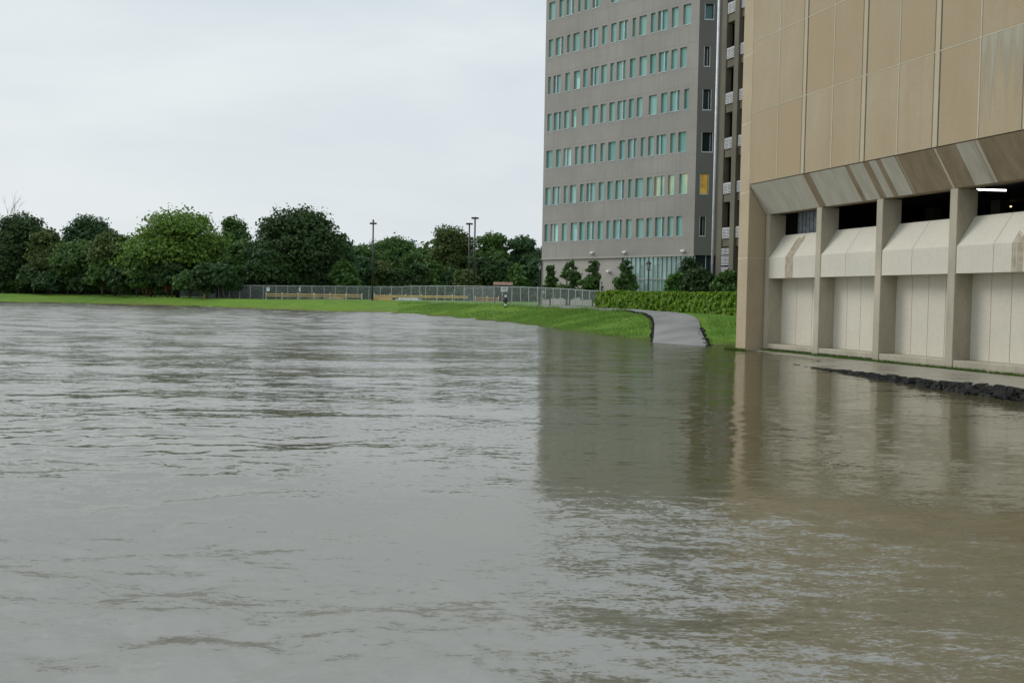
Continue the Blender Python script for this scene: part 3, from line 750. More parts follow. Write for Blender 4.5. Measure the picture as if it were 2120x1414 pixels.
b.quad(S(0, 0, z), S(sl_, 0, z), S(sl_, 0, TZ), S(0, 0, TZ))
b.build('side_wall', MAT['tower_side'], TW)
for a, c, zb, zt, m in side:
    b = MB(); b.quad(S(a, .35, zb), S(c, .35, zb), S(c, .35, zt), S(a, .35, zt)); wo = b.build('side_window', MAT[m], TW)
    b = MB()
    for q in ((a - .06, a), (c, c + .06)): b.quad(S(q[0], -.02, zb), S(q[1], -.02, zb), S(q[1], -.02, zt), S(q[0], -.02, zt))
    b.quad(S(a - .06, -.03, zb - .12), S(c + .06, -.03, zb - .12), S(c + .06, -.03, zb), S(a - .06, -.03, zb))
    if m == 'dark_glass' : b.quad(S(c - .18, .33, zb), S(c - .1, .33, zb), S(c - .1, .33, zt), S(c - .18, .33, zt))
    b.build('window_frame', MAT['galv'], wo)
b = MB(); b.quad(S(0, .3, gb), S(sl_, .3, gb), S(sl_, .3, zbase), S(0, .3, zbase)); sg_ = b.build('side_glazing', MAT['dark_glass'], TW)
b = MB()
for k in range(1, 12): b.quad(S(k * 1.2, .28, gb), S(k * 1.2 + .07, .28, gb), S(k * 1.2 + .07, .28, zbase), S(k * 1.2, .28, zbase))
b.build('glazing_frame', MAT['galv'], sg_)
# remaining outline: back and roof
e0, e1 = Vector((uL, 0, 0)), Vector((0, 0, 0)); e2 = Vector(S(sl_, 0, 0)); e3 = Vector(S(sl_, 30, 0)); e4 = Vector((uL, 28, 0))
b = MB(); 
for p, q in ((e2, e3), (e3, e4), (e4, e0)): b.quad((p.x, p.y, gb), (q.x, q.y, gb), (q.x, q.y, TZ), (p.x, p.y, TZ))
b.poly([(p.x, p.y, TZ) for p in (e0, e1, e2, e3, e4)]); b.build('rear_wall', MAT['tower'], TW)
for px, py in ((1227, 524), (1294, 522.5), (1415, 520), (1260, 562)):
    u, z = tl(px, py); b = MB(); b.box(u - .22, u + .22, -.25, .11 if py > 550 else -.002, z - .1, z + .1); b.build('wall_light', MAT['white_paint'], TW, bevel=.03)

# ================================================================== older parking garage between them
AG = D(1487, 560, 72)
GR, gl_, geu, gev = frame((210, 601), Vector((AG.x, AG.y, 1.2)), 'weathered_garage', 'narrow weathered open garage with white louvred railings between the grey tower and sand building', 'building')
gu = lambda px, py=300: gl_(px, py)[0]
zr = [gl_(1510, y)[1] for y in (471, 379, 286.5, 193, 100, 7)]; FG = (zr[-1] - zr[0]) / 5
print('GARAGE', zr, FG, gu(1500), gu(1520), gu(1529), gu(1545))
c0u, c1u, b0, c2u = gu(1487), gu(1499), gu(1517.5), gu(1527)
bayw = c2u - c1u; GU = 16.0
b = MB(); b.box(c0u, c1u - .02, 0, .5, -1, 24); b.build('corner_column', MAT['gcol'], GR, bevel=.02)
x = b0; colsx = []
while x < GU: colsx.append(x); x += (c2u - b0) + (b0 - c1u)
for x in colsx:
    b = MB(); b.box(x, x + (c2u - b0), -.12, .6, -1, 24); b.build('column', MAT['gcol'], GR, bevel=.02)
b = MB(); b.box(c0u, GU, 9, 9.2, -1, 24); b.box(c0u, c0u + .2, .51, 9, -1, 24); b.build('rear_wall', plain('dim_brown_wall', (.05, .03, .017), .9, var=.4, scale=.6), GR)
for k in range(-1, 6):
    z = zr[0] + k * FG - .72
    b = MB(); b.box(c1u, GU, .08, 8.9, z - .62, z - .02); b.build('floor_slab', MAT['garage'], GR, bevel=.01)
    if k < 0: continue
    segs = [(c1u + .05, b0 - .03)] + [(x + (c2u - b0) + .03, x + (c2u - b0) + (b0 - c1u) - .03) for x in colsx]
    for a, c in segs:
        b = MB(); h_ = .70; m_ = (a + c) / 2
        b.box(a, c, .0, .03, z - .03, z + .03); b.box(a, c, .0, .03, z + h_ - .03, z + h_ + .03)
        for x in (a, m_ - .03, c - .06): b.box(x, x + .06, -.003, .03, z + .031, z + h_ - .031)
        for q in range(6): b.box(a + .06, m_ - .03, .005, .022, z + .07 + q * .105, z + .07 + q * .105 + .066); b.box(m_ + .03, c - .06, .005, .022, z + .07 + q * .105, z + .07 + q * .105 + .066)
        b.build('railing', MAT['rail_paint'], GR)
    # dark louvre screen deeper in the first bay
    b = MB(); lz = z + .9
    while lz < z + FG - .8: b.box(c1u + .9, b0 + .3, 1.0, 1.1, lz, lz + .05); lz += .16
    b.build('louvre_screen', plain('grey_louvre', (.20, .19, .19), .7), GR)
for yt, yb in ((512, 527), (529, 549), (551, 572)):
    zt, zb = gl_(1510, yt)[1], gl_(1510, yb)[1]; b = MB(); q = zb
    while q < zt - .03: b.box(c1u + .04, (c1u + b0) / 2 - .02, -.02, .02, q, q + .06); b.box((c1u + b0) / 2 + .02, b0 - .04, -.02, .02, q, q + .06); q += .1
    b.build('louvre_panel', MAT['rail_paint'], GR)
b = MB(); pu = gu(1484.5); b.tube((pu, -.15, -.8), (pu, -.15, 24), .085, n=10); b.build('downpipe', MAT['white_paint'], GR, smooth=True)
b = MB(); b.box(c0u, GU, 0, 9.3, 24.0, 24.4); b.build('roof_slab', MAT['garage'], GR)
b = MB(); b.tube(tuple(Vector((gu(1512), 2.5, zr[1] - 0 + .62 + .3))), (gu(1512) + .9, 2.5, zr[1] + .92), .03); b.build('ceiling_light', MAT['tube_warm'], GR)

# ------------------------------------------------------------------ walkway at the wall foot, broken edge
out_px = [(1490, 716.5, -.10), (1540, 727, -.10), (1600, 742, -.06), (1660, 757, -.005), (1720, 763, .05), (1800, 771.5, .11), (1900, 782.5, .18), (2000, 792.5, .24), (2120, 803, .30), (2400, 832, .35), (2900, 905, .4)]
OP = [G(*p) for p in out_px]
OPr = resamp(OP, 90); b = MB(); inn = []
for i, p in enumerate(OPr):
    u = (p - A).dot(beu); u = min(max(u, -1.6), 40); q = A + beu * u - bev * .30 ; q.z = .05
    if u <= -.05: q = A + beu * u - bev * 1.2; q.z = .0
    inn.append(q)
random.seed(9)
edge = []
for i, p in enumerate(OPr):
    k = min(1, max(0, (i - 18) / 20)); jit = random.uniform(-.14, .14) * k
    edge.append(p + Vector((jit, jit * .5, 0)))
nn_ = 6
for i in range(len(edge) - 1):
    for k in range(nn_):
        f0, f1 = k / nn_, (k + 1) / nn_
        b.quad(edge[i].lerp(inn[i], f0), edge[i + 1].lerp(inn[i + 1], f0), edge[i + 1].lerp(inn[i + 1], f1), edge[i].lerp(inn[i], f1))
    dn = Vector((0, 0, -1)); b.quad(edge[i], edge[i] + dn, edge[i + 1] + dn, edge[i + 1])
t = NT('wet_silty_concrete'); bi = t.noise(t.coord((.5, .5, 1)), 1, 5, .6); fi = t.noise(t.coord((8, 8, 8)), 1, 4, .6)
col = t.mix(t.ramp(bi, [(.35, 0), (.65, 1)]), (.20, .18, .13), (.28, .26, .20)); col = t.mix(.15, col, t.ramp(fi, [(.3, .12), (.7, .35)]))
t.set(Base_Color=col, Roughness=t.ramp(bi, [(.4, .22), (.6, .5)]), Normal=t.bump(fi, .15, .01))
tag(b.build('walkway', t.m), kind='structure')
b = MB(); random.seed(21)
for i in range(27, len(edge) - 1):
    k = min(1, (i - 26) / 25)
    for j in range(int(16 * k) + 6):
        p = edge[i].lerp(edge[i + 1], random.random()); d_ = random.random() ** 1.4
        o_ = (-bev) * (d_ * .42 * k + .02) + Vector((0, 0, -.03 - d_ * .30 * k * (p.z / .3 + .2)))
        s_ = random.uniform(.03, .13) * (.5 + .5 * k)
        chunk(b, p + o_, s_ * 1.4, s_, s_ * .45, random.uniform(0, 3.1))
tag(b.build('broken_pavement_edge', MAT['rubble']), 'line of broken black asphalt chunks between walkway and water', 'rubble', kind='stuff')

# ------------------------------------------------------------------ grass blades (near bank, wall foot)
def blades(P, hgt, wid, seed=1):
    g = np.random.default_rng(seed); n = len(P); a = g.random(n) * 6.28; h = hgt * (.6 + .8 * g.random(n)); w_ = wid * (.7 + .6 * g.random(n))
    lean = .5 * h; la = g.normal(2.6, .6, n)
    dx, dy = np.cos(a) * w_, np.sin(a) * w_
    V = np.zeros((n, 3, 3)); V[:, 0] = P - np.stack([dx, dy, 0 * a + .03], -1); V[:, 1] = P + np.stack([dx, dy, 0 * a - .03], -1)
    V[:, 2] = P + np.stack([np.cos(la) * lean, np.sin(la) * lean, h], -1)
    return V.reshape(-1, 3), np.arange(3 * n).reshape(-1, 3)
me = ground.data
cand = []; rng = random.Random(4)
for i in range(nc - 1):
    if not (820 < px_s[i] < 1352 or 1464 < px_s[i] < 1535): continue
    for j in range(2, 27):
        a, c, d2, e2_ = rowsV[i][j], rowsV[i + 1][j], rowsV[i][j + 1], rowsV[i + 1][j + 1]
        area = ((c - a).length) * ((d2 - a).length); k = area * 14 * (1 if a.y < 95 else .6); k = int(k) + (rng.random() < k % 1)
        for q in range(k):
            f, g = rng.random(), rng.random(); p = a.lerp(c, f).lerp(d2.lerp(e2_, f), g)
            cand.append((p.x, p.y, p.z))
def bandfilter(P):    # keep blades off the path
    from mathutils.geometry import intersect_point_tri_2d
    return P
path_bv = BVHTree.FromPolygons([Vector((p.x, p.y, 0)) for row in grid for p in row], [(i * nx + k, i * nx + k + 1, (i + 1) * nx + k + 1, (i + 1) * nx + k) for i in range(n - 1) for k in range(nx - 1)])
cand = [c for c in cand if path_bv.ray_cast(Vector((c[0], c[1], 5)), Vector((0, 0, -1)))[0] is None]
Pn = np.array(cand); print('blades', len(Pn))
clump = np.array([mnoise.noise(Vector((p[0] * .42 + p[1] * .30, p[1] * .12 - p[0] * .05, 3.1))) for p in Pn])
hh_ = np.clip(.17 + .35 * clump, .06, .45)
hh_[Pn[:, 0] > 17] = .08
g_ = np.random.default_rng(2)
V1, F1 = blades(Pn, 1.0, .035, 3)
V1 = V1.reshape(-1, 3, 3); top = V1[:, 2] - Pn; V1[:, 2] = Pn + top * hh_[:, None]; V1 = V1.reshape(-1, 3)
gm = leafmat('bank_grass_blade', (.10, .22, .025), (.14, .26, .035), (.22, .33, .08), .25)
tag(mesh_np('bank_grass', V1, F1, gm), 'long green grass covering the river bank', 'grass', kind='stuff')
P = []
for k in range(5000):
    u = random.uniform(.2, 24); v = random.uniform(-.28, -.02); q = A + beu * u + bev * v; P.append((q.x, q.y, .04))
for k in range(800):
    u = random.uniform(-1.5, .2); v = random.uniform(-1.15, -.92); q = A + beu * u + bev * v; P.append((q.x, q.y, .0))
V1, F1 = blades(np.array(P), .10, .02, 5)
tag(mesh_np('wall_foot_grass', V1, F1, leafmat('strip_grass_blade', (.06, .13, .015), (.08, .16, .02), (.12, .2, .03), .8)), 'thin green grass strip at the foot of the concrete wall', 'grass', kind='stuff')

# ------------------------------------------------------------------ foliage
def crown_mesh(name, mat, parent, blobs, n, size, seed, gap=.0, z0=0.0, inner=.25, flat=.75):
    """leaf clusters on the shells of many blobs; blobs = [(x,y,z,rx,rz)]"""
    g = np.random.default_rng(seed); B = np.array(blobs); wts = B[:, 3] * B[:, 3] + B[:, 3] * B[:, 4]; wts = wts / wts.sum()
    idx = g.choice(len(B), n, p=wts); d = g.normal(size=(n, 3)); d /= np.linalg.norm(d, axis=1)[:, None]
    d[:, 2] = np.where(d[:, 2] < -.3, -d[:, 2] * .6, d[:, 2])
    rad = np.where(g.random(n) < inner, g.random(n) * .8, .80 + .28 * g.random(n)); rad = np.where(g.random(n) < .07, 1.06 + .22 * g.random(n), rad)
    lump = 1 + .20 * np.sin(d[:, 0] * 5 + idx) * np.sin(d[:, 2] * 6 + idx * 2) + .13 * np.sin(d[:, 1] * 11 + idx * 3)
    C = B[idx, :3] + d * np.stack([B[idx, 3], B[idx, 3], B[idx, 4]], -1) * (rad * lump)[:, None]
    keep = C[:, 2] > z0
    if gap:
        q = np.sin(C[:, 0] * 1.9 + seed) * np.sin(C[:, 2] * 2.2 + seed * 2) * np.sin(C[:, 1] * 1.5); keep &= q < (1 - gap)
    C = C[keep]; d = d[keep]; m = len(C)
    nrm = d * .8 + g.normal(size=(m, 3)) * .6 + np.array([0, 0, .35]); nrm /= np.linalg.norm(nrm, axis=1)[:, None]
    a = np.cross(nrm, g.normal(size=(m, 3))); a /= np.linalg.norm(a, axis=1)[:, None]; b_ = np.cross(nrm, a)
    s = size * (.55 + .9 * g.random(m))[:, None]; e_ = (.5 + .45 * g.random(m))[:, None]
    a2, b2 = a * s, b_ * s * e_; dr = nrm * s * .25
    V = np.stack([C - a2, C - b2 * .9 + dr, C + a2, C + b2 + dr], 1).reshape(-1, 3)
    return mesh_np(name, V, np.arange(4 * m).reshape(-1, 4), mat, parent)

def trunk_mesh(parent, H_, R_, r, seed, th=.4, limbs=7, name='trunk'):
    rr = random.Random(seed); b = MB(); p = Vector((0, 0, -.3)); ptop = Vector((rr.uniform(-.3, .3), rr.uniform(-.3, .3), H_ * th)); b.tube(p, ptop, r * 1.25, r * .8, 8)
    top2 = ptop + Vector((rr.uniform(-.5, .5), rr.uniform(-.5, .5), H_ * .38)); b.tube(ptop, top2, r * .8, r * .25, 7)
    for k in range(limbs):
        s0 = ptop.lerp(top2, rr.random() * .7) if k > 2 else p.lerp(ptop, .75 + .1 * k); an = k * 2.4 + rr.random(); L = R_ * rr.uniform(.35, .58)
        m_ = s0 + Vector((math.cos(an) * L * .55, math.sin(an) * L * .55, L * .45)); e_ = m_ + Vector((math.cos(an + .4) * L * .45, math.sin(an + .4) * L * .45, L * .45))
        b.tube(s0, m_, r * .45, r * .25, 6); b.tube(m_, e_, r * .25, r * .06, 5)
    return b.build(name, MAT['bark'], parent, smooth=True)

def tree(px, dep, top, wpx, leaf, label, name='broadleaf_tree', group='trees beyond the far bank', low=.0, seed=1, n=17000, size=.30, gap=.0, nb=16, round_=False, cat='tree', thr=.38):
    if dep > 100: dep += max(0, (430 - px)) * .07 + 10; wpx *= 1.22
    base = at(px, dep); sc_ = dep / FPX
    Ht = (hor(px) - top) * sc_ + (CAM.z - base.z); R_ = wpx * sc_ / 2
    o = thing(name, label, cat, base, 0, group); rr = random.Random(seed)
    trunk_mesh(o, Ht, R_, max(.12, Ht * .022), seed, th=thr)
    zl = Ht * low; cz = (Ht + zl) / 2; hz = (Ht - zl) / 2; bl_ = []
    br = .46 if round_ else .36
    bl_.append((0, 0, cz, R_ * .66, hz * .72))
    for k in range(nb):
        el = math.asin(rr.uniform(-.98, .95)); an = rr.uniform(0, 6.283); q = (1 - br) * rr.uniform(.88, 1.0)
        rb = R_ * br * rr.uniform(.7, 1.1)
        x, y, z = math.cos(an) * math.cos(el) * R_ * q, math.sin(an) * math.cos(el) * R_ * q, cz + math.sin(el) * hz * (1 - .30)
        rz_ = min(rb * .85, hz * .4); z = min(z, Ht - rz_ * .95)
        bl_.append((x, y, max(z, zl + rz_ * .6), rb, rz_))
    for k in range(4): f = .45 + .13 * k; bl_.append((rr.uniform(-.2, .2) * R_, rr.uniform(-.2, .2) * R_, Ht * f, R_ * (.62 - .22 * (f - .3)), hz * .3))
    # the leader reaches the measured height
    bl_.append((rr.uniform(-.2, .2) * R_, rr.uniform(-.2, .2) * R_, Ht - R_ * .3, R_ * .32, R_ * .3))
    crown_mesh('crown', LEAF[leaf], o, bl_, n, size, seed, gap, z0=max(.1, zl * .5))
    return o

TR = [
 (-330, 172, 470, 190, 'mid', 'green tree outside the left edge', 30, {}),
 (-160, 168, 455, 180, 'dark', 'dark tree outside the left edge', 31, {}),
 (-60, 178, 452, 130, 'dark', 'dark tree cut by the left edge of the photo', 32, {}),
 (52, 172, 445, 130, 'dark', 'dark green tree beside the bare branched tree at far left', 1, dict(gap=.25)),
 (12, 165, 500, 110, 'dark', 'low dark tree at the left edge in front of the bare one', 2, {}),
 (100, 168, 478, 80, 'olive', 'small olive tree right of the bare branched tree', 3, dict(gap=.2)),
 (182, 180, 448, 100, 'blue', 'dark bluish tree with feathery top behind lower trees at left', 4, dict(gap=.3, nb=20)),
 (165, 166, 500, 110, 'mid', 'rounded mid green tree in front of the feathery bluish one', 5, {}),
 (238, 168, 482, 105, 'olive', 'lighter green tree touching the left side of the big round tree', 6, {}),
 (368, 172, 437, 200, 'bright', 'largest round bright green tree', 7, dict(n=30000, nb=40, round_=True)),
 (312, 164, 500, 90, 'mid', 'mid green tree low in front of the round tree on its left', 8, {}),
 (482, 186, 451, 75, 'mid', 'thin topped tree in the notch between round tree and dark oak', 9, dict(gap=.25, nb=14, n=10000)),
 (500, 172, 500, 90, 'mid', 'lower green tree in the notch left of the dark oak', 10, {}),
 (614, 172, 436, 190, 'dark', 'largest dark oak with broad spreading crown', 11, dict(n=26000, nb=40, gap=.12)),
 (560, 164, 520, 90, 'dark', 'low dark tree under the left side of the oak', 12, {}),
 (700, 180, 494, 80, 'blue', 'green tree under the right shoulder of the dark oak', 13, {}),
 (745, 210, 510, 80, 'mid', 'green tree behind the single lamp pole', 14, {}),
 (805, 225, 492, 120, 'mid', 'light green rounded tree right of the single lamp pole', 15, dict(gap=.15)),
 (868, 215, 524, 80, 'mid', 'low green tree in the dip left of the pair of lamp poles', 16, {}),
 (935, 205, 470, 100, 'olive', 'tall olive tree left of the pair of lamp poles', 17, dict(gap=.3, nb=20)),
 (1020, 200, 485, 95, 'mid', 'full green tree right of the pair of lamp poles', 18, dict(gap=.1)),
 (1085, 200, 492, 85, 'blue', 'green tree next to the left corner of the tower', 19, {}),
 (1150, 210, 498, 90, 'mid', 'green tree partly hidden behind the tower', 20, {}),
]
for px, dep, top, wp, leaf, lab, sd_, kw in TR: tree(px, dep, top, wp, leaf, lab, seed=sd_, **kw)
# woodland behind the single trees
g = np.random.default_rng(77); bl_ = []
for px in np.arange(-700, 1180, 11):
    dep = 250 + g.random() * 25 + max(0, 430 - px) * .07; top = 520 + g.normal() * 7 + 10 * math.sin(px * .013); q = D(px, hor(px), dep); Hh = (hor(px) - top) * dep / FPX + .5
    for z in np.arange(-1.2, Hh, 2.2): bl_.append((q.x, q.y, 1.6 + min(z, Hh - 2.0), 2.8, 1.9))
tag(crown_mesh('woodland', LEAF['mid'], None, bl_, 70000, .62, 5, 0, z0=-3, inner=.1), 'dense low wood closing the gaps behind the single trees', 'wood', kind='stuff')
g = np.random.default_rng(78); bl_ = []
for px in np.arange(-700, 1100, 7):
    dep = (206 if px < 430 else 183) + max(0, -px) * .08 + g.random() * 6 - max(0, px - 430) * .0 + max(0, 430 - px) * .015; q = D(px, hor(px), dep); Hh = 1.7 + g.random() * 1.6
    if 730 < px < 1100: Hh *= .8
    for z in np.arange(.2, Hh, .9): bl_.append((q.x, q.y, gz(q.x, q.y) + z - .3, 1.1, .9))
tag(crown_mesh('undergrowth', LEAF['dark'], None, bl_, 60000, .30, 6, 0, z0=-3, inner=.1), 'dark undergrowth along the foot of the trees on the far bank', 'undergrowth', kind='stuff')
# bare tree
base = at(6, 212); o = thing('bare_tree', 'bare leafless tree rising above the others at the far left edge', 'tree', base)
b = MB(); rr = random.Random(5); sc_ = 212 / FPX; Ht = (hor(6) - 424) * sc_ + 1
def branch(p, d, L, r, lev):
    e_ = p + d * L; b.tube(p, e_, r, r * .6, 5)
    if lev == 0: return
    for k in range(3 if lev > 1 else 4):
        nd = (d + Vector((rr.uniform(-.4, .4), rr.uniform(-.4, .4), rr.uniform(-.1, .4)))).normalized(); branch(p.lerp(e_, rr.uniform(.55, 1)), nd, L * rr.uniform(.5, .75), r * .5, lev - 1)
branch(Vector((0, 0, -.3)), Vector((.02, 0, 1)), Ht * .47, .22, 4); b.build('trunk', plain('grey_bark', (.20, .19, .18), .9), o)
# understorey shrubs along the wood's edge
sh = [(i, p) for i, p in enumerate(range(-40, 1120, 36))]
loc_names = {}
def near_desc(px):
    if px < 250: return 'left of the big round tree'
    if px < 470: return 'under the big round tree'
    if px < 720: return 'under the dark oak'
    if px < 900: return 'behind the fence near the single lamp pole'
    return 'behind the fence near the twin lamp poles'
for i, px in sh:
    dep = (160 if px < 500 else 166 if px < 740 else 188) + random.Random(i).uniform(0, 6); tp = 552 + random.Random(i + 50).uniform(-22, 14)
    base_ = near_desc(px)
    tree(px, dep, tp, 62, ['dark', 'mid', 'blue', 'olive', 'dark'][i % 5] if px > 700 else ['dark', 'dark', 'mid', 'dark', 'blue'][i % 5], 'dense shrub at the foot of the trees ' + base_, name='shrub', group='shrubs ' + base_, low=.0, seed=100 + i, n=4200, size=.36, nb=9, cat='shrub', thr=.3)
# dead palm fronds below the round tree
for px, lab in ((303, 'left clump of rust coloured dead palm fronds under the round tree'), (347, 'right clump of rust coloured dead palm fronds under the round tree')):
    base = at(px, 181); o = thing('dead_palm', lab, 'palm', base, 0, 'dead palms under the round tree'); b = MB(); rr = random.Random(px); b.tube((0, 0, -.2), (0, 0, 2.0), .16, .14); b.build('trunk', MAT['bark'], o)
    b = MB()
    for k in range(42):
        an = rr.uniform(0, 6.28); L = rr.uniform(.8, 1.5); q = Vector((math.cos(an), math.sin(an), 0)); s_ = Vector((-q.y, q.x, 0)) * .07; p0 = Vector((0, 0, 2.0)); p1 = p0 + q * L * .6 + Vector((0, 0, rr.uniform(-.3, .5))); p2 = p1 + q * L * .25 - Vector((0, 0, rr.uniform(.6, 1.4)))
        b.quad(p0 - s_, p0 + s_, p1 + s_, p1 - s_); b.quad(p1 - s_, p1 + s_, p2 + s_ * .4, p2 - s_ * .4)
    b.build('frond', MAT['rust'], o)
# small trees in front of the tower
for px, wp, tp, lab, sd_ in ((1139, 26, 548, 'narrow dark tree nearest the left corner of the tower', 61), (1178, 44, 542, 'bushy dark tree second from the left corner of the tower', 62), (1227, 46, 538, 'dark conical tree third from the left corner of the tower', 63), (1294, 48, 540, 'dark conical tree just left of the storefront glass', 64)):
    dep = {61: 104, 62: 102, 63: 99.5, 64: 97}[sd_]; base = at(px, dep); sc_ = dep / FPX; Ht = (hor(px) - tp) * sc_ + CAM.z - base.z; R_ = wp * sc_ / 2 * 1.45
    o = thing('young_tree', lab, 'tree', base, 0, 'young trees in front of the tower'); trunk_mesh(o, Ht, R_ * .7, .07, sd_, th=.5, limbs=9); rr = random.Random(sd_); bl_ = []
    for k in range(46):
        f = rr.uniform(.14, .97); rad = R_ * (1.15 * (1 - f) ** .5) * rr.uniform(.8, 1.1); an = rr.uniform(0, 6.28); q = rad * rr.uniform(.2, .75); rb = max(.22, rad * rr.uniform(.32, .5)); bl_.append((math.cos(an) * q, math.sin(an) * q, Ht * f, rb, rb * .8))
    crown_mesh('crown', LEAF['mid'], o, bl_, 8000, .12, sd_, .35, z0=.3, inner=.5)
tree(1425, 86, 535, 66, 'dark', 'dark tree standing against the tower corner behind the bushes', name='dark_tree', group=None, seed=71, n=6500, size=.16, nb=18, low=.1, gap=.25)
def bush(px, dep, top, wp, leaf, lab, sd_, n=6000, size=.13):
    return tree(px, dep, top, wp, leaf, lab, name='round_bush', group='bushes behind the hedge', low=0, seed=sd_, n=n, size=size, nb=18, cat='bush', thr=.25)
bush(1400, 80, 566, 56, 'bush', 'round mid green bush behind the hedge, leftmost of three', 72)
bush(1446, 72.5, 556, 84, 'dark', 'large dark bush behind the hedge in the middle', 73, 8000)
bush(1505, 67.8, 562, 80, 'mid', 'spreading dark green bush beside the concrete building', 74, 8000)
bush(1548, 63.5, 566, 60, 'mid', 'bush mostly hidden behind the concrete pier', 75, 3000)
# clipped hedge
hp = [T(1242, 641.5), T(1330, 643), T(1420, 647), T(1530, 652.5)]
hp = [Vector((p.x, p.y, gz(p.x, p.y))) for p in (at(1244, 86), at(1330, 79), at(1420, 70.5), at(1540, 62.5))]
hp = resamp(hp, 60); o = thing('hedge', 'long clipped yellow green hedge running behind the path', 'hedge', hp[0])
b = MB(); g = np.random.default_rng(8); C = []; N = []
for i in range(len(hp) - 1):
    a, c = hp[i], hp[i + 1]; d = (c - a); L = d.length; d.normalize(); nv = Vector((d.y, -d.x, 0)).normalized()
    if nv.y > 0: nv = -nv
    for k in range(int(L * 1700)):
        s = random.random(); p = a.lerp(c, s); side_ = random.random()
        wv_ = .20 * mnoise.noise(Vector((p.x * 1.1, p.y * 1.1, 0))) ; wf = 0
        hh = 1.32 + wv_ + .05 * random.random()
        if side_ < .28: z = random.random() * hh * .95; q = p + nv * random.uniform(-.5, .5); nn2 = nv
        elif side_ < .75: z = random.random() * hh; wf = .26 * mnoise.noise(Vector((p.x * 2.2, p.y * 2.2, z * 2.6))); q = p + nv * (.55 + wf + random.uniform(-.1, .05) - .12 * (z / hh) ** 4); nn2 = nv + Vector((0, 0, .3))
        else: z = hh + .10 * mnoise.noise(Vector((p.x * 3, p.y * 3, 9))) + random.uniform(-.08, .05); q = p + nv * random.uniform(-.55, .55); nn2 = Vector((0, 0, 1))
        C.append((q.x - hp[0].x, q.y - hp[0].y, q.z - hp[0].z + z)); N.append(tuple(nn2))
C = np.array(C); N = np.array(N); m = len(C); nrm = N + g.normal(size=(m, 3)) * .55; nrm /= np.linalg.norm(nrm, axis=1)[:, None]; a = np.cross(nrm, g.normal(size=(m, 3))); a /= np.linalg.norm(a, axis=1)[:, None]; b_ = np.cross(nrm, a); s = .085 * (.6 + .9 * g.random(m))[:, None]
mesh_np('foliage', np.stack([C - a * s, C - b_ * s * .7, C + a * s, C + b_ * s * .7], 1).reshape(-1, 3), np.arange(4 * m).reshape(-1, 4), LEAF['hedge'], o)
b = MB()
for i in range(0, len(hp) - 1):
    a, c = hp[i] - hp[0], hp[i + 1] - hp[0]; b.tube(a + Vector((0, 0, -.1)), a + Vector((random.uniform(-.1, .1), 0, 1.0)), .03, .015, 5)
b.build('stem', MAT['bark'], o)

# ------------------------------------------------------------------ chain-link fence
fp_depth = [(425, 175), (850, 154), (905, 136), (1000, 119), (1100, 104), (1240, 88)]
ftop = [(400, 590.6), (452, 590.7), (646, 592.4), (832, 594), (851, 592.3), (960, 592.3), (1077, 594.4), (1160, 597.6), (1236, 603)]
ip = lambda tab, x: float(np.interp(x, [q[0] for q in tab], [q[1] for q in tab]))
zl1 = [222, 318, 408, 500, 615, 728, 830, 938, 1042, 1150, 1247, 1348, 1445, 1542, 1642, 1740, 1832, 1912]
zl2 = [8, 88, 145, 258, 335, 430, 520, 615, 705, 812, 893, 988, 1072, 1152, 1238, 1315, 1390, 1462, 1540, 1608, 1675, 1745, 1820]
posts = [400 + q / 4.24 for q in zl1] + [850 + q / 4.711 for q in zl2 if 850 + q / 4.711 > 856]
t = NT('chain_link_wire')
uv = t.coord((1, 1, 1)); 
wv1 = t.new('ShaderNodeTexWave', wave_type='BANDS', bands_direction='DIAGONAL', wave_profile='TRI'); 
sp = t.new('ShaderNodeSeparateXYZ'); t.l.new(uv, sp.inputs[0])
s1 = t.math('PINGPONG', t.math('ADD', sp.outputs[0], sp.outputs[2]), .06); s2 = t.math('PINGPONG', t.math('SUBTRACT', sp.outputs[0], sp.outputs[2]), .06)
al = t.math('MAXIMUM', t.math('LESS_THAN', s1, .0065), t.math('LESS_THAN', s2, .0065))
t.set(Base_Color=(.36, .40, .41), Roughness=.5, Metallic=.2, Alpha=al); MAT['mesh'] = t.m
def fence(pp, name, label, dfun, tfun, end_heavy=True, bot=None, mat='galv'):
    pts = [at(px, dfun(px)) for px in pp]; o = thing(name, label, 'fence', pts[0])
    tops = []
    for px, p in zip(pp, pts):
        zt = CAM.z + (hor(px) - tfun(px)) * p.y / FPX; tops.append(Vector((p.x, p.y, zt)))
    rail = MB(); fab = []; org = pts[0]
    for i, (px, p, tpv) in enumerate(zip(pp, pts, tops)):
        b = MB(); r_ = .055 if i in (0, len(pp) - 1) or i % 8 == 7 else .045; b.tube(p - org - Vector((0, 0, .3)), tpv - org + Vector((0, 0, .04 + (.08 if r_ > .05 else 0))), r_, n=6); b.build('fence_post', MAT[mat], o)
        if i:
            rail.tube(tops[i - 1] - org, tpv - org, .028, n=6)
            a0, a1 = pts[i - 1], p
            d = (a1 - a0); L = Vector((d.x, d.y)).length
            fb = MB(); z0a, z1a = tops[i - 1].z - a0.z, tpv.z - a1.z
            fb.quad((0, 0, .02), (L, 0, d.z + .02), (L, 0, d.z + z1a), (0, 0, z0a))
            f = fb.build('wire_mesh', MAT['mesh'], o); f.location = a0 - org; f.rotation_euler = (0, 0, math.atan2(d.y, d.x))
    rail.build('top_rail', MAT[mat], o); return o
fence(posts, 'chain_link_fence', 'long galvanised chain link fence along the top of the grassy bank', lambda x: ip(fp_depth, x), lambda x: ip(ftop, x))
# steel end post, taller
p = at(1242.5, 87.5); b = MB(); b.tube(p - Vector((0, 0, .3)), p + Vector((0, 0, 2.4)), .06); tag(b.build('fence_end_post', MAT['galv']), 'taller dark steel post between fence end and hedge', 'post')
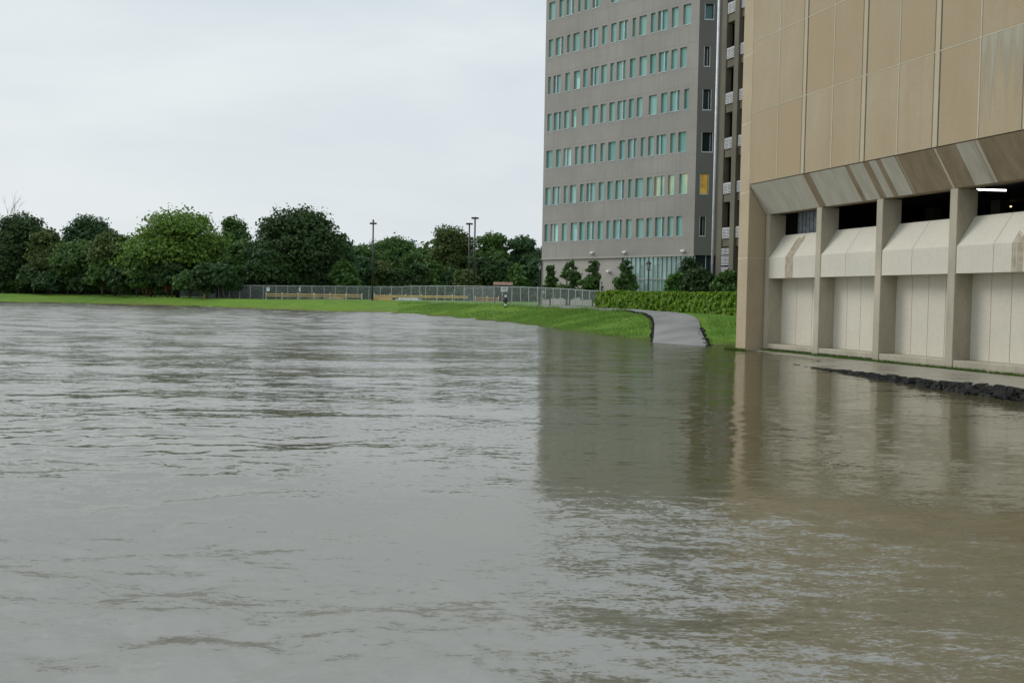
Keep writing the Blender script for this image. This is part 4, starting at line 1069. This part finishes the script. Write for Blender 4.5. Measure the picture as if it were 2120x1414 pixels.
# inner gate
fence([850 + q / 4.711 for q in (525, 615, 705, 812)], 'chain_link_gate', 'lower chain link gate section behind the fence right of the twin lamp poles', lambda x: 140, lambda x: 596.3)
# low dark fence to the left of the galvanised one
fence([372, 392, 412, 430, 448], 'dark_mesh_fence', 'short dark mesh fence under the round tree', lambda x: 177, lambda x: 600, mat='black_metal')

# ------------------------------------------------------------------ signs
def sign(px, py, wpx, hpx, dep, lab, lines, grp=None, name='notice_sign'):
    c = D(px, py, dep); s = dep / FPX; o = thing(name, lab, 'sign', c, 0, grp); w_, h_ = wpx * s / 2, hpx * s / 2
    b = MB(); b.box(-w_, w_, -.015, .015, -h_, h_); b.build('sign_board', MAT['sign'], o, bevel=.004)
    b = MB(); rr = random.Random(px)
    for k in range(lines):
        z = h_ * .62 - k * (h_ * 1.3 / max(1, lines)); x = -w_ * .75
        while x < w_ * .7:
            l_ = rr.uniform(.04, .12); b.box(x, min(x + l_, w_ * .75), -.019, -.0155, z - h_ * .10, z + h_ * .10); x += l_ + .035
    b.build('lettering', MAT['black_metal'], o)
fd = lambda px: ip(fp_depth, px) - .12
sign(1044, 599, 14, 10, fd(1044), 'white notice board with dark lines of text on the fence', 3)
sign(555, 599, 6.5, 8, fd(555), 'square white sign on the fence left of the single lamp pole', 2, None)
sign(620.5, 599, 3.2, 7, fd(620), 'narrow white sign on the fence between square sign and lamp pole', 2, None)

# ------------------------------------------------------------------ yellow barrier rails and timbers behind the fence
def barrier(px0, px1, dep, label, mat='yellow', yr=(609.0, 613.0), step=33, z_top=None):
    o = thing('barrier_rail', label, 'barrier', at(px0, dep), 0, 'painted rails behind the fence'); org = o.location.copy(); x = px0; pp = []
    while x <= px1 + 1: pp.append(x); x += step
    rails = [MB(), MB()]; prev = None
    for q in pp:
        p = at(q, dep); zt = [CAM.z + (hor(q) - (y + (q - 560) * .012)) * p.y / FPX for y in yr]
        b = MB(); b.box(p.x - org.x - .07, p.x - org.x + .07, p.y - org.y - .07, p.y - org.y + .07, -.3, zt[0] - org.z + .32); b.build('rail_post', MAT['white_paint'], o)
        cur = [Vector((p.x, p.y - .1, z)) - org for z in zt]
        if prev:
            for k in range(2): rails[k].tube(prev[k], cur[k], .10, n=6)
        prev = cur
    for r_ in rails: r_.build('rail', MAT[mat], o)
barrier(551, 772, 170, 'long yellow double rail with white posts behind the left half of the fence')
barrier(775, 970, 160, 'yellow orange rail with white posts in front of the twin lamp poles', yr=(609.5, 612.5), step=32.3)
barrier(984, 1032, 138, 'short orange rail next to the white notice board', 'orange', yr=(612.2, 617.2), step=24)
def timber(px, py, L, mat, lab, k):
    p = T(px, py); b = MB(); g_ = random.Random(int(px)); a = g_.uniform(-.15, .15)
    for q in range(3): b.box(-L / 2 + g_.uniform(-.3, .3), L / 2 + g_.uniform(-.3, .3), -.45 + q * .3, -.2 + q * .3, .02, .26)
    b.box(-L / 2 + .3, L / 2 - .2, -.3, -.05, .262, .48)
    o = b.build('timber_stack', MAT[mat], bevel=.01); o.location = p; o.rotation_euler = (0, 0, a); tag(o, lab, 'timber', 'timber lying on the grass by the fence')
TM = [(459, 615.6, 2.4, 'tan_timber', 'leftmost stack of pale timber lying by the fence'), (479, 616, 2.6, 'orange', 'reddish brown timber stack, second from the left end of the fence'), (526, 617, 2.6, 'tan_timber', 'tan timber stack left of the square white sign'), (549, 617.6, 2.2, 'yellow', 'yellow timber stack below the square white sign'),
      (578, 618.2, 3, 'tan_timber', 'low tan timber stack right of the square white sign'), (600, 618.8, 3, 'tan_timber', 'tan timber stack left of the narrow white sign'), (640, 619.2, 3.6, 'tan_timber', 'long tan timber stack right of the narrow white sign'), (690, 620.2, 3, 'tan_timber', 'tan timber stack midway between narrow sign and single lamp pole'), (790, 622.4, 3.6, 'yellow', 'yellow timber stack just right of the single lamp pole'), (845, 623.0, 3.6, 'sign', 'pale concrete block row beside the fence corner')]
for i, q in enumerate(TM): timber(*q, i)

# ------------------------------------------------------------------ lamp poles
def pole(px, dep, top, lab, kind=0):
    base = at(px, dep); h_ = (hor(px) - top) * dep / FPX + CAM.z - base.z; o = thing('parking_lamp_pole', lab, 'lamp pole', base, 0, 'tall dark parking lot lamp poles')
    b = MB(); b.tube((0, 0, -.2), (0, 0, h_), .15, .12, 10); b.build('pole', MAT['black_metal'], o, smooth=True)
    for s in (-1, 1):
        b = MB(); b.box(min(s * .10, s * .55), max(s * .10, s * .55), -.18, .18, h_ - .30, h_ - .04); b.build('lamp_head', MAT['black_metal'], o, bevel=.04)
    if kind: b = MB(); b.tube((0, 0, h_ - .02), (0, 0, h_ + .5), .09, .05); b.box(-.14, .14, -.14, .14, h_ + .12, h_ + .34); b.build('sensor', MAT['black_metal'], o)
pole(771, 158, 461.5, 'single tall dark lamp pole left of the pair', 1)
pole(969.5, 160, 462.5, 'shorter left pole of the pair of tall lamp poles')
pole(981, 150, 450.5, 'taller right pole of the pair of tall lamp poles')
def lantern(px, dep, top, lab):
    base = at(px, dep); h_ = (hor(px) - top) * dep / FPX + CAM.z - base.z; o = thing('street_lantern', lab, 'street lamp', base, 0, 'black lantern posts by the tower')
    b = MB(); b.tube((0, 0, -.2), (0, 0, .5), .13, .09); b.tube((0, 0, .5), (0, 0, h_ - .85), .075, .05); b.build('post', MAT['black_metal'], o)
    b = MB()
    for k in range(6):
        a = k * math.pi / 3; c, s = math.cos(a), math.sin(a); b.tube((c * .12, s * .12, h_ - .85), (c * .22, s * .22, h_ - .3), .02, n=4)
    b.tube((0, 0, h_ - .32), (0, 0, h_ - .06), .30, .08, 6); b.tube((0, 0, h_ - .06), (0, 0, h_ + .06), .04, .01, 6); b.tube((0, 0, h_ - .92), (0, 0, h_ - .83), .10, .16, 6); lt = b.build('lantern', MAT['black_metal'], o)
    b = MB(); b.tube((0, 0, h_ - .82), (0, 0, h_ - .33), .10, .18, 6); b.build('lantern_glass', plain('frosted_glass', (.45, .48, .48), .3), lt)
lantern(1117, 105, 543, 'black lantern post just left of the tower corner'); lantern(1173, 103.5, 542.5, 'black lantern post behind the second young tree'); lantern(1236.5, 101, 542, 'black lantern post beside the third young tree'); lantern(1341, 91, 539.5, 'black lantern post in front of the storefront glass')

# small things by the notice board
p = at(1041, 133); o = thing('utility_kiosk', 'small kiosk with low reddish brown roof behind the notice board', 'kiosk', p)
b = MB(); b.prism([(-1, 2.35), (0, 2.75), (1, 2.35)], -1.3, 1.3); b.build('roof', plain('brown_roof', (.20, .12, .08), .8), o)
for x in (-1.1, 1.1):
    for y in (-.8, .8): b = MB(); b.tube((x, y, -.2), (x, y, 2.36), .06); b.build('roof_post', MAT['bark'], o)
p = at(1047, 108); o = thing('standpipe', 'dark valve pipe with white caps behind the fence below the notice board', 'pipe', p)
b = MB(); b.tube((0, 0, -.2), (0, 0, 1.1), .14); b.tube((-.3, 0, .7), (.3, 0, .7), .10); b.build('pipe', MAT['black_metal'], o)
for q in ((0, 0, 1.1, 1.35), (0, -.16, .15, .4)): b = MB(); b.tube((q[0], q[1], q[2]), (q[0], q[1], q[3]), .12); b.build('cap', MAT['white_paint'], o)
p = at(424, 176); b = MB(); b.box(-.25, .25, -.1, .1, -.2, 1.4); b.box(-.3, .3, -.13, .13, 1.401, 1.5); o = b.build('marker_post', MAT['tan_timber']); o.location = p; tag(o, 'pale tan marker post by the dark mesh fence under the round tree', 'post')
p = at(436, 177); o = thing('storage_box', 'grey storage box at the left end of the galvanised fence', 'box', p)
b = MB(); b.box(-1, 1, -.6, .6, -.2, 1.05); b.build('box_body', plain('grey_metal', (.16, .17, .19), .6), o, bevel=.03); b = MB(); b.box(-1.05, 1.05, -.65, .65, 1.055, 1.13); b.build('lid', MAT['black_metal'], o, bevel=.02)
# stump / drain marker at the fence base
print('objects', len(bpy.data.objects))
